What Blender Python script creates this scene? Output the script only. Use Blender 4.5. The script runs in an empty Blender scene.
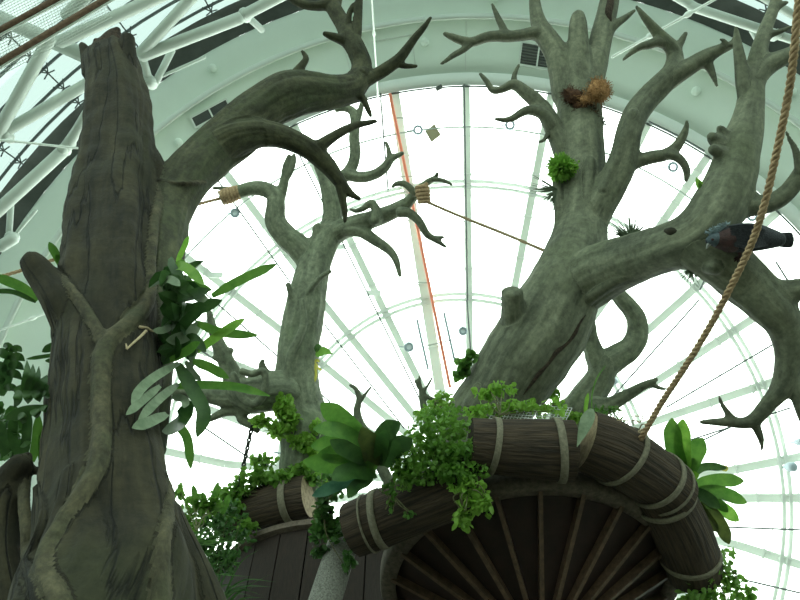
import bpy, math, random
import numpy as np
from mathutils import Vector, noise

random.seed(7); rng = np.random.default_rng(7)
SC = bpy.context.scene
COL = SC.collection
PI = math.pi
R = math.radians

# ------------------------------------------------------------------ camera
F = 693.0                                   # focal length in pixels of an 800x600 frame
PITCH = R(58.0)
CAM = Vector((0, 0, 1.6))
RIGHT = Vector((1, 0, 0))
FWD = Vector((0, math.cos(PITCH), math.sin(PITCH)))
UPC = Vector((0, -math.sin(PITCH), math.cos(PITCH)))
cd = bpy.data.cameras.new('camera'); cam = bpy.data.objects.new('camera', cd); COL.objects.link(cam)
cam.location = CAM; cam.rotation_euler = (PITCH + PI/2, 0, 0)
cd.sensor_width = 36; cd.lens = F/800*36; cd.clip_end = 400; cd.clip_start = .05
SC.camera = cam
vs = SC.view_settings
vs.view_transform = 'Standard'; vs.look = 'None'; vs.gamma = 1; vs.use_curve_mapping = False
vs.exposure = 0.66
SC.cycles.use_denoising = True
SC.cycles.max_bounces = 8; SC.cycles.diffuse_bounces = 4; SC.cycles.transparent_max_bounces = 16

def ray(px, py):
    return FWD + RIGHT*((px-400)/F) + UPC*((300-py)/F)
def P(px, py, d):
    """a point of the place: seen in direction (px, py), d metres deep"""
    return CAM + ray(px, py)*d

# ------------------------------------------------------------------ materials
def mat(name, col, rough=.7, col2=None, scale=6., bump=0., bscale=30., attr=None, stretch=None, metal=0., transl=0., col3=None, detail=5, spec=.3, fine=0., crack=None):
    m = bpy.data.materials.new(name); m.use_nodes = True
    nt = m.node_tree; N = nt.nodes; L = nt.links
    bs = N['Principled BSDF']; out = N['Material Output']
    bs.inputs['Roughness'].default_value = rough; bs.inputs['Metallic'].default_value = metal
    bs.inputs['Specular IOR Level'].default_value = spec
    bs.inputs['Base Color'].default_value = (*col, 1)
    if attr:
        tc = N.new('ShaderNodeAttribute'); tc.attribute_name = attr; src = tc.outputs['Vector']
    else:
        tc = N.new('ShaderNodeTexCoord'); src = tc.outputs['Object']
    mp = N.new('ShaderNodeMapping'); L.new(src, mp.inputs['Vector'])
    if stretch: mp.inputs['Scale'].default_value = stretch
    colout = None
    if col2 is not None:
        nz = N.new('ShaderNodeTexNoise'); nz.inputs['Scale'].default_value = scale; nz.inputs['Detail'].default_value = detail
        nz.inputs['Roughness'].default_value = .65
        L.new(mp.outputs['Vector'], nz.inputs['Vector'])
        rp = N.new('ShaderNodeValToRGB'); rp.color_ramp.elements[0].position = .36; rp.color_ramp.elements[1].position = .64
        rp.color_ramp.elements[0].color = (*col, 1); rp.color_ramp.elements[1].color = (*col2, 1)
        L.new(nz.outputs['Fac'], rp.inputs['Fac']); colout = rp.outputs['Color']
        if col3 is not None:
            n2 = N.new('ShaderNodeTexNoise'); n2.inputs['Scale'].default_value = scale*.22; n2.inputs['Detail'].default_value = 3
            L.new(src, n2.inputs['Vector'])
            r2 = N.new('ShaderNodeValToRGB'); r2.color_ramp.elements[0].position = .48; r2.color_ramp.elements[1].position = .66
            L.new(n2.outputs['Fac'], r2.inputs['Fac'])
            mx = N.new('ShaderNodeMixRGB'); mx.inputs['Color2'].default_value = (*col3, 1)
            L.new(r2.outputs['Color'], mx.inputs['Fac']); L.new(colout, mx.inputs['Color1']); colout = mx.outputs['Color']
        if fine:
            n3 = N.new('ShaderNodeTexNoise'); n3.inputs['Scale'].default_value = fine; n3.inputs['Detail'].default_value = 7; n3.inputs['Roughness'].default_value = .7
            L.new(src, n3.inputs['Vector'])
            r3 = N.new('ShaderNodeValToRGB'); r3.color_ramp.elements[0].position = .33; r3.color_ramp.elements[1].position = .68
            r3.color_ramp.elements[0].color = (.62, .62, .60, 1); r3.color_ramp.elements[1].color = (1.32, 1.30, 1.22, 1)
            L.new(n3.outputs['Fac'], r3.inputs['Fac'])
            m3 = N.new('ShaderNodeMixRGB'); m3.blend_type = 'MULTIPLY'; m3.inputs['Fac'].default_value = 1
            L.new(colout, m3.inputs['Color1']); L.new(r3.outputs['Color'], m3.inputs['Color2']); colout = m3.outputs['Color']
        if crack:
            mc = N.new('ShaderNodeMapping'); mc.inputs['Scale'].default_value = (crack[0], crack[0], crack[1]); L.new(src, mc.inputs['Vector'])
            nc = N.new('ShaderNodeTexNoise'); nc.inputs['Scale'].default_value = 1; nc.inputs['Detail'].default_value = 4; L.new(mc.outputs['Vector'], nc.inputs['Vector'])
            s1 = N.new('ShaderNodeMath'); s1.operation = 'SUBTRACT'; s1.inputs[1].default_value = .5; L.new(nc.outputs['Fac'], s1.inputs[0])
            s2 = N.new('ShaderNodeMath'); s2.operation = 'ABSOLUTE'; L.new(s1.outputs[0], s2.inputs[0])
            rc = N.new('ShaderNodeValToRGB'); rc.color_ramp.elements[0].position = .0; rc.color_ramp.elements[1].position = crack[2]
            rc.color_ramp.elements[0].color = (.25, .23, .2, 1); rc.color_ramp.elements[1].color = (1, 1, 1, 1); L.new(s2.outputs[0], rc.inputs['Fac'])
            m4 = N.new('ShaderNodeMixRGB'); m4.blend_type = 'MULTIPLY'; m4.inputs['Fac'].default_value = 1
            L.new(colout, m4.inputs['Color1']); L.new(rc.outputs['Color'], m4.inputs['Color2']); colout = m4.outputs['Color']
        L.new(colout, bs.inputs['Base Color'])
    if bump:
        nb = N.new('ShaderNodeTexNoise'); nb.inputs['Scale'].default_value = bscale; nb.inputs['Detail'].default_value = 6
        L.new(mp.outputs['Vector'], nb.inputs['Vector'])
        bp = N.new('ShaderNodeBump'); bp.inputs['Strength'].default_value = bump; bp.inputs['Distance'].default_value = .03
        L.new(nb.outputs['Fac'], bp.inputs['Height']); nout = bp.outputs['Normal']
        if crack:
            b2 = N.new('ShaderNodeBump'); b2.inputs['Strength'].default_value = .7; b2.inputs['Distance'].default_value = .03
            L.new(rc.outputs['Color'], b2.inputs['Height']); L.new(nout, b2.inputs['Normal']); nout = b2.outputs['Normal']
        if fine:
            b3 = N.new('ShaderNodeBump'); b3.inputs['Strength'].default_value = .35; b3.inputs['Distance'].default_value = .02
            L.new(n3.outputs['Fac'], b3.inputs['Height']); L.new(nout, b3.inputs['Normal']); nout = b3.outputs['Normal']
        L.new(nout, bs.inputs['Normal'])
    if transl:
        tr = N.new('ShaderNodeBsdfTranslucent')
        if colout is not None:
            L.new(colout, tr.inputs['Color'])
        else: tr.inputs['Color'].default_value = (*col, 1)
        mxs = N.new('ShaderNodeMixShader'); mxs.inputs['Fac'].default_value = transl
        L.new(bs.outputs['BSDF'], mxs.inputs[1]); L.new(tr.outputs['BSDF'], mxs.inputs[2]); L.new(mxs.outputs['Shader'], out.inputs['Surface'])
    return m

def glass_mat(name, tint, refl=.06):
    m = bpy.data.materials.new(name); m.use_nodes = True
    nt = m.node_tree; N = nt.nodes; L = nt.links
    N.remove(N['Principled BSDF'])
    t = N.new('ShaderNodeBsdfTransparent'); t.inputs['Color'].default_value = (*tint, 1)
    g = N.new('ShaderNodeBsdfGlossy'); g.inputs['Roughness'].default_value = .05; g.inputs['Color'].default_value = (.9, .95, .92, 1)
    mx = N.new('ShaderNodeMixShader'); mx.inputs['Fac'].default_value = refl
    L.new(t.outputs[0], mx.inputs[1]); L.new(g.outputs[0], mx.inputs[2]); L.new(mx.outputs[0], N['Material Output'].inputs['Surface'])
    return m

def emit_mat(name, col, s):
    m = bpy.data.materials.new(name); m.use_nodes = True
    b = m.node_tree.nodes['Principled BSDF']; b.inputs['Base Color'].default_value = (.9, .95, .95, 1)
    b.inputs['Emission Color'].default_value = (*col, 1); b.inputs['Emission Strength'].default_value = s
    return m

M = {}
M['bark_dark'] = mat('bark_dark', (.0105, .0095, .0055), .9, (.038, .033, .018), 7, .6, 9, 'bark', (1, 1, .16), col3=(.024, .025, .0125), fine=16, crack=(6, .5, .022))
M['vine'] = mat('vine_bark', (.026, .024, .013), .85, (.080, .072, .042), 16, .5, 22, 'bark', (1, 1, .5), col3=(.042, .045, .024), fine=26)
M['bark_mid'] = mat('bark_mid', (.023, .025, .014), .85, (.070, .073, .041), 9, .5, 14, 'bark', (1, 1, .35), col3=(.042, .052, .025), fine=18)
M['bark_green'] = mat('bark_green', (.095, .110, .078), .8, (.19, .215, .155), 7, .5, 12, 'bark', (1, 1, .3), col3=(.125, .155, .10), fine=12)
M['bark_grey'] = mat('bark_grey', (.062, .070, .049), .8, (.165, .178, .128), 4.5, .45, 9, 'bark', (1, 1, .14), col3=(.09, .104, .064), fine=13)
M['rotten'] = mat('rotten_wood', (.018, .013, .010), .95, (.06, .042, .028), 30, .8, 50)
M['log'] = mat('log_bark', (.014, .0095, .006), .85, (.058, .040, .025), 26, .9, 46, 'bark', (1, 1, .08))
M['log_end'] = mat('log_end', (.20, .15, .09), .85, (.36, .28, .18), 14, .3, 40)
M['strap'] = mat('strap', (.11, .10, .07), .8, (.175, .16, .115), 30, .3, 60)
M['plank'] = mat('plank', (.011, .0068, .0048), .75, (.022, .013, .009), 12, .3, 20, None, (6, 6, .5))
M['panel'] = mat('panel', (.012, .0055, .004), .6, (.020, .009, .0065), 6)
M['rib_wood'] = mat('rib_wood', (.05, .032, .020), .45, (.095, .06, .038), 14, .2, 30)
M['board'] = mat('board', (.06, .05, .037), .8, (.11, .09, .07), 16, .4, 40)
M['ledge'] = mat('ledge', (.09, .07, .055), .8, (.15, .12, .095), 14, .3, 40)
M['mesh_post'] = mat('mesh_post', (.11, .11, .095), .9, (.26, .26, .23), 55, 1.0, 70)
M['soil'] = mat('soil', (.03, .022, .014), .95, (.07, .05, .03), 15, .6, 30)
M['plaster'] = mat('plaster', (.76, .86, .76), .75, (.79, .89, .79), .6)
M['trim'] = mat('trim', (.70, .76, .69), .6)
M['frame'] = mat('frame', (.82, .88, .82), .5)
M['gap'] = mat('gap_grey', (.085, .095, .085), .7, (.12, .13, .12), 1.2)
M['tube'] = mat('tube_white', (.46, .52, .465), .4, spec=.4)
M['rib_steel_glare'] = mat('rib_steel_glare', (.86, .90, .85), .5, transl=.22)  # painted steel; sky glare imitated by near-white colour and added translucency
M['dark_steel'] = mat('dark_steel', (.075, .09, .085), .5)
M['cable'] = mat('cable', (.10, .12, .115), .5)
M['steel'] = mat('steel', (.45, .47, .45), .35, metal=.8)
M['red'] = mat('red_pipe', (.86, .27, .17), .5)
M['grille'] = mat('grille', (.26, .28, .25), .6)
M['concrete'] = mat('floor_concrete', (.10, .10, .08), .9, (.17, .17, .14), 2)
M['rope'] = mat('rope_fibre', (.25, .165, .09), .9, (.44, .315, .19), 30, .3, 80)
M['rope_old'] = mat('rope_old', (.20, .15, .085), .9, (.34, .26, .15), 30, .3, 80)
M['pole'] = mat('brown_pole', (.085, .052, .032), .7, (.15, .095, .06), 10)
M['card'] = mat('card', (.42, .40, .28), .9, transl=.35)
M['chain'] = mat('chain_steel', (.04, .045, .04), .4, metal=.7)
M['fibre'] = mat('coir', (.20, .10, .042), .95, (.42, .235, .10), 40)
M['fibre_dark'] = mat('coir_dark', (.045, .022, .013), .95, (.095, .045, .022), 40)
def leaf(name, c, c2, t=.4, rough=.45, sc=8): return mat(name, c, rough, c2, sc, transl=t, spec=.4)
M['lf_bright'] = leaf('leaf_bright', (0.11, 0.27, 0.03), (0.2, 0.38, 0.06), 0.55)
M['lf_mid'] = leaf('leaf_mid', (0.06, 0.16, 0.025), (0.11, 0.24, 0.04), 0.5)
M['lf_dark'] = leaf('leaf_dark', (0.022, 0.062, 0.016), (0.05, 0.115, 0.028), 0.35)
M['lf_pale'] = leaf('leaf_pale', (.12, .17, .10), (.22, .28, .18), .25, .7)
M['lf_olive'] = leaf('leaf_olive', (.05, .075, .018), (.10, .13, .03), .35)
M['lf_blue'] = leaf('leaf_blue', (.03, .10, .06), (.06, .16, .09), .3)
M['lf_ivy'] = leaf('leaf_ivy', (0.085, 0.21, 0.025), (0.18, 0.35, 0.06), 0.55, sc=3)
M['lf_lime'] = leaf('leaf_lime', (0.15, 0.33, 0.03), (0.26, 0.45, 0.08), 0.55, sc=4)
M['lf_shade'] = leaf('leaf_deep', (0.032, 0.09, 0.02), (0.07, 0.17, 0.035), 0.42, sc=4)
M['lf_spike'] = leaf('leaf_spike', (.05, .075, .04), (.09, .12, .07), .2)
M['lf_yellow'] = leaf('leaf_yellow', (.35, .36, .06), (.45, .42, .10), .4)
M['stem'] = mat('stem', (.07, .085, .035), .8, (.13, .12, .06), 20)
M['dry'] = mat('dry_stem', (.30, .23, .14), .9, (.42, .34, .22), 20)
M['feather'] = mat('feather_slate', (.010, .012, .016), .7, (.022, .025, .031), 30, .4, 60)
M['feather_red'] = mat('feather_maroon', (.028, .014, .014), .7, (.045, .018, .017), 30, .4, 60)
M['feather_blue'] = mat('feather_blue', (.035, .055, .07), .7, (.07, .095, .11), 40)
M['crest'] = mat('crest_blue', (.16, .23, .26), .7, (.26, .33, .36), 40)
M['eye'] = mat('eye_dark', (.03, .008, .008), .2)
M['beak'] = mat('beak_grey', (.22, .23, .22), .4)
M['lamp_on'] = emit_mat('lamp_on', (.92, .98, 1), 6)
M['lens'] = mat('lamp_lens', (.75, .82, .85), .15)
M['lamp_case'] = mat('lamp_case', (.36, .44, .48), .5)

# ------------------------------------------------------------------ mesh helpers
ROOT = {}
def thing(name, label, cat, loc, group=None, kind=None):
    o = bpy.data.objects.new(name, None); COL.objects.link(o); o.location = loc
    o.empty_display_size = .1
    if kind: o['kind'] = kind
    if label: o['label'] = label
    if cat: o['category'] = cat
    if group: o['group'] = group
    ROOT[o.name] = Vector(loc)
    return o
def rootloc(o):
    while o is not None and o.parent is not None: o = o.parent
    return ROOT.get(o.name, Vector((0, 0, 0))) if o is not None else Vector((0, 0, 0))

class MB:
    def __init__(s): s.v = []; s.f = []; s.b = []
    def add(s, vs, fs, bark=None):
        n = len(s.v); s.v += [tuple(v) for v in vs]; s.f += [tuple(i+n for i in f) for f in fs]
        s.b += [tuple(b) for b in bark] if bark is not None else [(0, 0, 0)]*len(vs)
    def build(s, name, m, parent=None, smooth=True, label=None, loc=None, kind=None, normals=None, bark=None):
        lo = rootloc(parent) if parent is not None else (Vector(loc) if loc is not None else Vector((0, 0, 0)))
        me = bpy.data.meshes.new(name)
        me.from_pydata([(v[0]-lo[0], v[1]-lo[1], v[2]-lo[2]) for v in s.v], [], s.f)
        me.update()
        if smooth: me.polygons.foreach_set('use_smooth', [True]*len(me.polygons))
        if any(b != (0, 0, 0) for b in s.b):
            a = me.attributes.new('bark', 'FLOAT_VECTOR', 'POINT'); a.data.foreach_set('vector', np.array(s.b, np.float32).ravel())
        me.materials.append(m)
        o = bpy.data.objects.new(name, me); COL.objects.link(o)
        if parent is not None: o.parent = parent
        else: o.location = lo; ROOT[o.name] = lo
        if label: o['label'] = label
        if kind: o['kind'] = kind
        return o

def tag(o, label, cat, group=None):
    o['label'] = label; o['category'] = cat
    if group: o['group'] = group
    return o

def catmull(pts, n):
    """pts: k x m array, resample with n points per span"""
    p = np.array(pts, float)
    if len(p) == 2: return np.array([p[0]*(1-t)+p[1]*t for t in np.linspace(0, 1, n+1)])
    q = np.vstack([2*p[0]-p[1], p, 2*p[-1]-p[-2]])
    out = []
    for i in range(1, len(q)-2):
        a, b, c, d = q[i-1], q[i], q[i+1], q[i+2]
        for t in np.arange(n)/n:
            out.append(.5*((2*b)+(c-a)*t+(2*a-5*b+4*c-d)*t*t+(3*b-a-3*c+d)*t**3))
    out.append(p[-1])
    return np.array(out)

def frames(c):
    t = np.gradient(c, axis=0); t /= np.maximum(np.linalg.norm(t, axis=1), 1e-9)[:, None]
    n0 = np.cross(t[0], [0.31, .2, .93])
    if np.linalg.norm(n0) < .1: n0 = np.cross(t[0], [1, 0, 0])
    n0 /= np.linalg.norm(n0); ns = [n0]
    for i in range(1, len(c)):
        n = ns[-1]-t[i]*np.dot(ns[-1], t[i]); n /= max(np.linalg.norm(n), 1e-9); ns.append(n)
    n = np.array(ns); return t, n, np.cross(t, n)

def tube_arrays(c, r, seg=12, cap=True, lobes=None):
    """swept tube with rounded ends; returns verts, faces, bark coords"""
    c = np.array(c, float); r = np.array(r, float)
    t, n, b = frames(c)
    L = np.concatenate([[0], np.cumsum(np.linalg.norm(np.diff(c, axis=0), axis=1))])
    V = []; B = []; Fs = []
    rings = []
    if cap: rings += [(0, -.55, .55), (0, -.3, .85)]
    rings += [(i, 0, 1) for i in range(len(c))]
    if cap: rings += [(len(c)-1, .3, .85), (len(c)-1, .55, .55)]
    for (i, o, k) in rings:
        for j in range(seg):
            a = 2*PI*j/seg; rr = r[i]*k
            if lobes: rr *= 1+lobes(a, L[i])
            V.append(c[i]+t[i]*o*r[i]+(n[i]*math.cos(a)+b[i]*math.sin(a))*rr)
            B.append((r[i]*math.cos(a), r[i]*math.sin(a), L[i]+o*r[i]))
    nr = len(rings)
    for i in range(nr-1):
        for j in range(seg):
            k = (j+1) % seg
            Fs.append((i*seg+j, i*seg+k, (i+1)*seg+k, (i+1)*seg+j))
    Fs.append(tuple(range(seg-1, -1, -1))); Fs.append(tuple((nr-1)*seg+j for j in range(seg)))
    return V, Fs, B
def tube(mb, pts, r, seg=8, n=1, cap=True):
    p = np.array([tuple(x) for x in pts], float)
    rr = np.full((len(p), 1), r) if np.isscalar(r) else np.array(r, float)[:, None]
    q = np.hstack([p, rr])
    if n > 1: q = catmull(q, n)
    mb.add(*tube_arrays(q[:, :3], q[:, 3], seg, cap))
def bar(mb, a, b, w, h, up):
    """a box from a to b, w across, h along up"""
    a = Vector(a); b = Vector(b); t = (b-a).normalized(); s = t.cross(Vector(up)).normalized(); u = s.cross(t)
    V = []
    for p in (a, b):
        for (i, j) in ((-1, -1), (1, -1), (1, 1), (-1, 1)): V.append(p+s*w*.5*i+u*h*.5*j)
    mb.add(V, [(3, 2, 1, 0), (4, 5, 6, 7), (0, 1, 5, 4), (1, 2, 6, 5), (2, 3, 7, 6), (3, 0, 4, 7)])
def sweep_rect(mb, pts, ups, w, h):
    """rectangular bar along a polyline, ups = outward direction at each point"""
    n = len(pts); V = []
    for i in range(n):
        t = (Vector(pts[min(i+1, n-1)])-Vector(pts[max(i-1, 0)])).normalized()
        u = Vector(ups[i]); s = t.cross(u).normalized(); u = s.cross(t)
        for (x, y) in ((-1, -1), (1, -1), (1, 1), (-1, 1)): V.append(Vector(pts[i])+s*w*.5*x+u*h*.5*y)
    fs = []
    for i in range(n-1):
        for j in range(4):
            k = (j+1) % 4; fs.append((i*4+j, i*4+k, i*4+4+k, i*4+4+j))
    fs += [(3, 2, 1, 0), tuple((n-1)*4+j for j in range(4))]
    mb.add(V, fs)

# ------------------------------------------------------------------ trees: branches grown into one skin, then cut into parts
class Tree:
    def __init__(s, name, label, vox, base, disp=.05, soft=14):
        s.soft = soft
        s.root = thing(name, label, 'tree', base); s.vox = vox; s.br = []; s.disp = disp; s.mats = {}
    def add(s, name, pts, d0=None, d1=None, parent=None, m=None, world=(), extra=None, label=None, flat=False, surf=None):
        """pts: (px, py, r_px[, depth]); world: extra (x, y, z, r) points put before them"""
        q = [tuple(w) for w in world]; n = len(pts)
        for i, p in enumerate(pts):
            if surf is not None and len(p) == 3: d = surf(p[0], p[1], p[2])
            elif len(p) == 4: d = p[3]
            else: d = d0+(d1-d0)*i/max(n-1, 1)
            v = P(p[0], p[1], d); q.append((v.x, v.y, v.z, max(p[2]*d/F, s.vox*.95)))
        if extra: q += [tuple(w) for w in extra]
        s.br.append(dict(name=name, q=np.array(q), parent=parent, mat=m, label=label, flat=flat))
        return len(s.br)-1
    def finish(s, defmat, lobes=None, smooth=5):
        V = []; Fc = []
        SAMP = []
        for bi, b in enumerate(s.br):
            q = catmull(b['q'], 6); q[:, 3] = np.maximum(q[:, 3], s.vox*.9)
            c, r = q[:, :3], q[:, 3]
            v, f, _ = tube_arrays(c, r, 24 if r.max() > .15 else 12, not b['flat'], lobes if b['name'] == 'trunk' else None)
            n = len(V); V += [tuple(x) for x in v]; Fc += [tuple(i+n for i in ff) for ff in f]
            t, nn, bb = frames(c); L = np.concatenate([[0], np.cumsum(np.linalg.norm(np.diff(c, axis=0), axis=1))])
            # finer samples for the nearest-branch test
            cc = catmull(np.hstack([c, r[:, None], L[:, None], nn, bb]), 3)
            SAMP.append(np.hstack([cc, np.full((len(cc), 1), bi)]))
        S = np.vstack(SAMP)
        me = bpy.data.meshes.new('tmp'); me.from_pydata(V, [], Fc); me.update()
        o = bpy.data.objects.new('tmp', me); COL.objects.link(o)
        md = o.modifiers.new('r', 'REMESH'); md.mode = 'VOXEL'; md.voxel_size = s.vox; md.use_smooth_shade = True
        dg = bpy.context.evaluated_depsgraph_get(); dg.update()
        ev = o.evaluated_get(dg); m2 = bpy.data.meshes.new_from_object(ev)
        bpy.data.objects.remove(o); bpy.data.meshes.remove(me)
        nv = len(m2.vertices); co = np.empty(nv*3); m2.vertices.foreach_get('co', co); co = co.reshape(-1, 3)
        ne = len(m2.edges); ed = np.empty(ne*2, int); m2.edges.foreach_get('vertices', ed); ed = ed.reshape(-1, 2)
        deg = np.bincount(ed.ravel(), minlength=nv).clip(1)[:, None]
        def lap(x):
            a = np.empty_like(x)
            for k in range(3):
                a[:, k] = np.bincount(ed[:, 0], x[ed[:, 1], k], nv)+np.bincount(ed[:, 1], x[ed[:, 0], k], nv)
            return a/deg-x
        for _ in range(smooth):
            co = co+.5*lap(co); co = co-.47*lap(co)
        # nearest branch
        st = np.searchsorted(S[:, 11], np.arange(len(s.br))); DM = np.empty((nv, len(s.br)))
        bid = np.empty(nv, int); bark = np.empty((nv, 3)); rad = np.empty(nv); ang = np.empty(nv)
        Sc, Sr = S[:, :3], S[:, 3]
        for i in range(0, nv, 4000):
            x = co[i:i+4000]
            d2 = (x*x).sum(1)[:, None]-2*x@Sc.T+(Sc*Sc).sum(1)[None]
            dd = np.sqrt(np.maximum(d2, 0))-Sr[None]; k = dd.argmin(1); DM[i:i+4000] = np.minimum.reduceat(dd, st, axis=1)
            w = S[k]; off = x-w[:, :3]
            u = (off*w[:, 5:8]).sum(1); v = (off*w[:, 8:11]).sum(1)
            tl = np.cross(w[:, 5:8], w[:, 8:11]); al = (off*tl).sum(1)
            bid[i:i+4000] = w[:, 11].astype(int); rad[i:i+4000] = w[:, 3]
            bark[i:i+4000] = np.stack([u, v, w[:, 4]+al], 1)
            ang[i:i+4000] = np.arctan2(v, u)
        big = np.clip((rad-.05)/.12, 0, 1)[:, None]
        for _ in range(s.soft): co = co+.5*big*lap(co)
        for b_ in range(DM.shape[1]):
            x = DM[:, b_].copy()
            for _ in range(18): x = x+.6*lap(np.repeat(x[:, None], 3, 1))[:, 0]
            DM[:, b_] = x
        bid = DM.argmin(1)
        m2.vertices.foreach_set('co', co.ravel()); m2.update()
        nrm = np.empty(nv*3); m2.vertices.foreach_get('normal', nrm); nrm = nrm.reshape(-1, 3)
        dz = np.empty(nv)
        for i in range(nv):
            a = ang[i]; l = bark[i, 2]; r = rad[i]
            k = 2.2 if r > .12 else 1.4
            b0 = 3.3
            h = noise.noise((math.cos(a)*k+b0, math.sin(a)*k, l*.55))+.55*noise.noise((math.cos(a)*k*2.6+b0, math.sin(a)*k*2.6, l*1.1+5))
            g = noise.noise((co[i, 0]*5, co[i, 1]*5, co[i, 2]*5))
            dz[i] = min(r, .6)*s.disp*(h*1.3+g*.8)
        co = co+nrm*dz[:, None]
        co = co+.3*lap(co)
        m2.vertices.foreach_set('co', co.ravel()); m2.update()
        m2.vertices.foreach_get('normal', (nn := np.empty(nv*3))); nn = nn.reshape(-1, 3)
        nf = len(m2.polygons); ls = np.empty(nf, int); lt = np.empty(nf, int)
        m2.polygons.foreach_get('loop_start', ls); m2.polygons.foreach_get('loop_total', lt)
        lv = np.empty(len(m2.loops), int); m2.loops.foreach_get('vertex_index', lv)
        fb = bid[lv[ls]]
        # stray bits of a branch go to the part it grows from
        for bi in range(len(s.br)-1, 0, -1):
            sel = np.nonzero(fb == bi)[0]
            if len(sel) == 0: continue
            a = np.concatenate([lv[ls[sel]+k] for k in range(4)]); lab = np.arange(nv)
            q4 = np.stack([lv[ls[sel]+k] for k in range(4)], 1)
            for _ in range(400):
                mn = lab[q4].min(1); new = lab.copy(); np.minimum.at(new, q4.ravel(), np.repeat(mn, 4)); new = new[new]
                if (new == lab).all(): break
                lab = new
            fl_ = lab[q4[:, 0]]; u, ct = np.unique(fl_, return_counts=True)
            if len(u) > 1:
                keep = u[ct.argmax()]; par_ = s.br[bi]['parent']; fb[sel[fl_ != keep]] = par_ if par_ is not None else 0
        objs = {}
        for bi, b in enumerate(s.br):
            sel = np.nonzero(fb == bi)[0]
            if len(sel) < 8: objs[bi] = None; continue
            faces = [lv[ls[i]:ls[i]+lt[i]] for i in sel]
            ids = np.unique(np.concatenate(faces)); remap = np.full(nv, -1); remap[ids] = np.arange(len(ids))
            par = s.root
            if b['parent'] is not None and objs.get(b['parent']) is not None: par = objs[b['parent']]
            nme = bpy.data.meshes.new(b['name'])
            lo = np.array(s.root.location)
            nme.from_pydata((co[ids]-lo).tolist(), [], [remap[f].tolist() for f in faces]); nme.update()
            nme.polygons.foreach_set('use_smooth', [True]*len(nme.polygons))
            at = nme.attributes.new('bark', 'FLOAT_VECTOR', 'POINT'); at.data.foreach_set('vector', bark[ids].astype(np.float32).ravel())
            nme.normals_split_custom_set_from_vertices(nn[ids].tolist())
            nme.materials.append(b['mat'] or defmat)
            ob = bpy.data.objects.new(b['name'], nme); COL.objects.link(ob); ob.parent = par
            if b['label']: ob['label'] = b['label']
            objs[bi] = ob
        bpy.data.meshes.remove(m2)
        print('TREE', s.root.name, nv)
        return objs

# ------------------------------------------------------------------ leaves
def strap(mb, pts, w, face, shape='strap', fold=.25, n=8, rnd=0.):
    """a long leaf along pts (3-D), w wide, its face turned towards `face`"""
    c = catmull(np.array([tuple(p) for p in pts], float), max(2, (n+6)//max(1, len(pts)-1)))
    k = len(c); t = np.gradient(c, axis=0); t /= np.maximum(np.linalg.norm(t, axis=1), 1e-9)[:, None]
    V = []; Fc = []
    for i in range(k):
        u = i/(k-1)
        if shape == 'strap': ww = w*min(1, .5+2.2*u)*min(1, ((1-u)*4.5+.02)**.6)
        elif shape == 'oval': ww = w*max(.04, math.sin(PI*min(1, (u*.93+.06))**.85))
        else: ww = w*max(.03, 1-u)
        s = np.cross(t[i], np.array(face)); s /= max(np.linalg.norm(s), 1e-9)
        up = np.cross(s, t[i])
        V += [c[i]-s*ww*.5+up*fold*ww*.5, c[i], c[i]+s*ww*.5+up*fold*ww*.5]
    for i in range(k-1):
        a = i*3; Fc += [(a, a+1, a+4, a+3), (a+1, a+2, a+5, a+4)]
    mb.add(V, Fc)
def face_to_cam(p, tilt=0., about=None):
    v = (CAM-Vector(p)).normalized()
    if about is not None and tilt:
        from mathutils import Quaternion
        v = Quaternion(about.normalized(), tilt) @ v
    return v
def pleaf(root, name, px, d0, d1, w, m, shape='strap', fold=.25, label=None, tilt=None, n=10, dfun=None):
    """leaf through picture directions px, from depth d0 to d1"""
    k = len(px)
    pts = [P(x, y, d0+(d1-d0)*i/(k-1)) for i, (x, y) in enumerate(px)]
    if dfun: pts = [P(x, y, dfun(x, y, d0+(d1-d0)*i/(k-1))) for i, (x, y) in enumerate(px)]
    a = pts[-1]-pts[0]
    tl = random.uniform(-.5, .5) if tilt is None else tilt
    mb = MB(); strap(mb, pts, w*(d0+d1)*.5/F/max(.6, math.cos(tl)), face_to_cam(pts[0], tl, a), shape, fold, n)
    return mb.build(name, m, root, label=label)

HEART = [(0, 0, 0), (.32, .12, .10), (.48, .42, .12), (.30, .78, .07), (0, 1, -.05), (-.30, .78, .07), (-.48, .42, .12), (-.32, .12, .10), (0, .45, -.02)]
HF = [(0, 1, 8), (1, 2, 8), (2, 3, 8), (3, 4, 8), (4, 5, 8), (5, 6, 8), (6, 7, 8), (7, 0, 8)]
def small_leaf(mb, p, size, up=(0, 0, 1), wide=1.):
    d = rng.normal(size=3)+np.array([0, 0, -.35]); d /= np.linalg.norm(d)
    nn = np.array(up)*.9+rng.normal(size=3)*.6; s = np.cross(d, nn); s /= max(np.linalg.norm(s), 1e-6); nn = np.cross(s, d)
    p = np.array(p)
    mb.add([p+(s*x*wide+d*y+nn*z)*size for (x, y, z) in HEART], HF)
def blob_points(blobs, n):
    """blobs: (px, py, rx, ry, depth, thick m) -> n points in them"""
    wts = np.array([b[2]*b[3] for b in blobs], float); wts /= wts.sum()
    out = []
    for b in rng.choice(len(blobs), n, p=wts):
        x, y, rx, ry, d, th = blobs[b]
        v = rng.normal(size=3); v /= np.linalg.norm(v); v *= rng.random()**.45
        out.append(P(x+v[0]*rx, y+v[1]*ry, d+v[2]*th))
    return out
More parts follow.
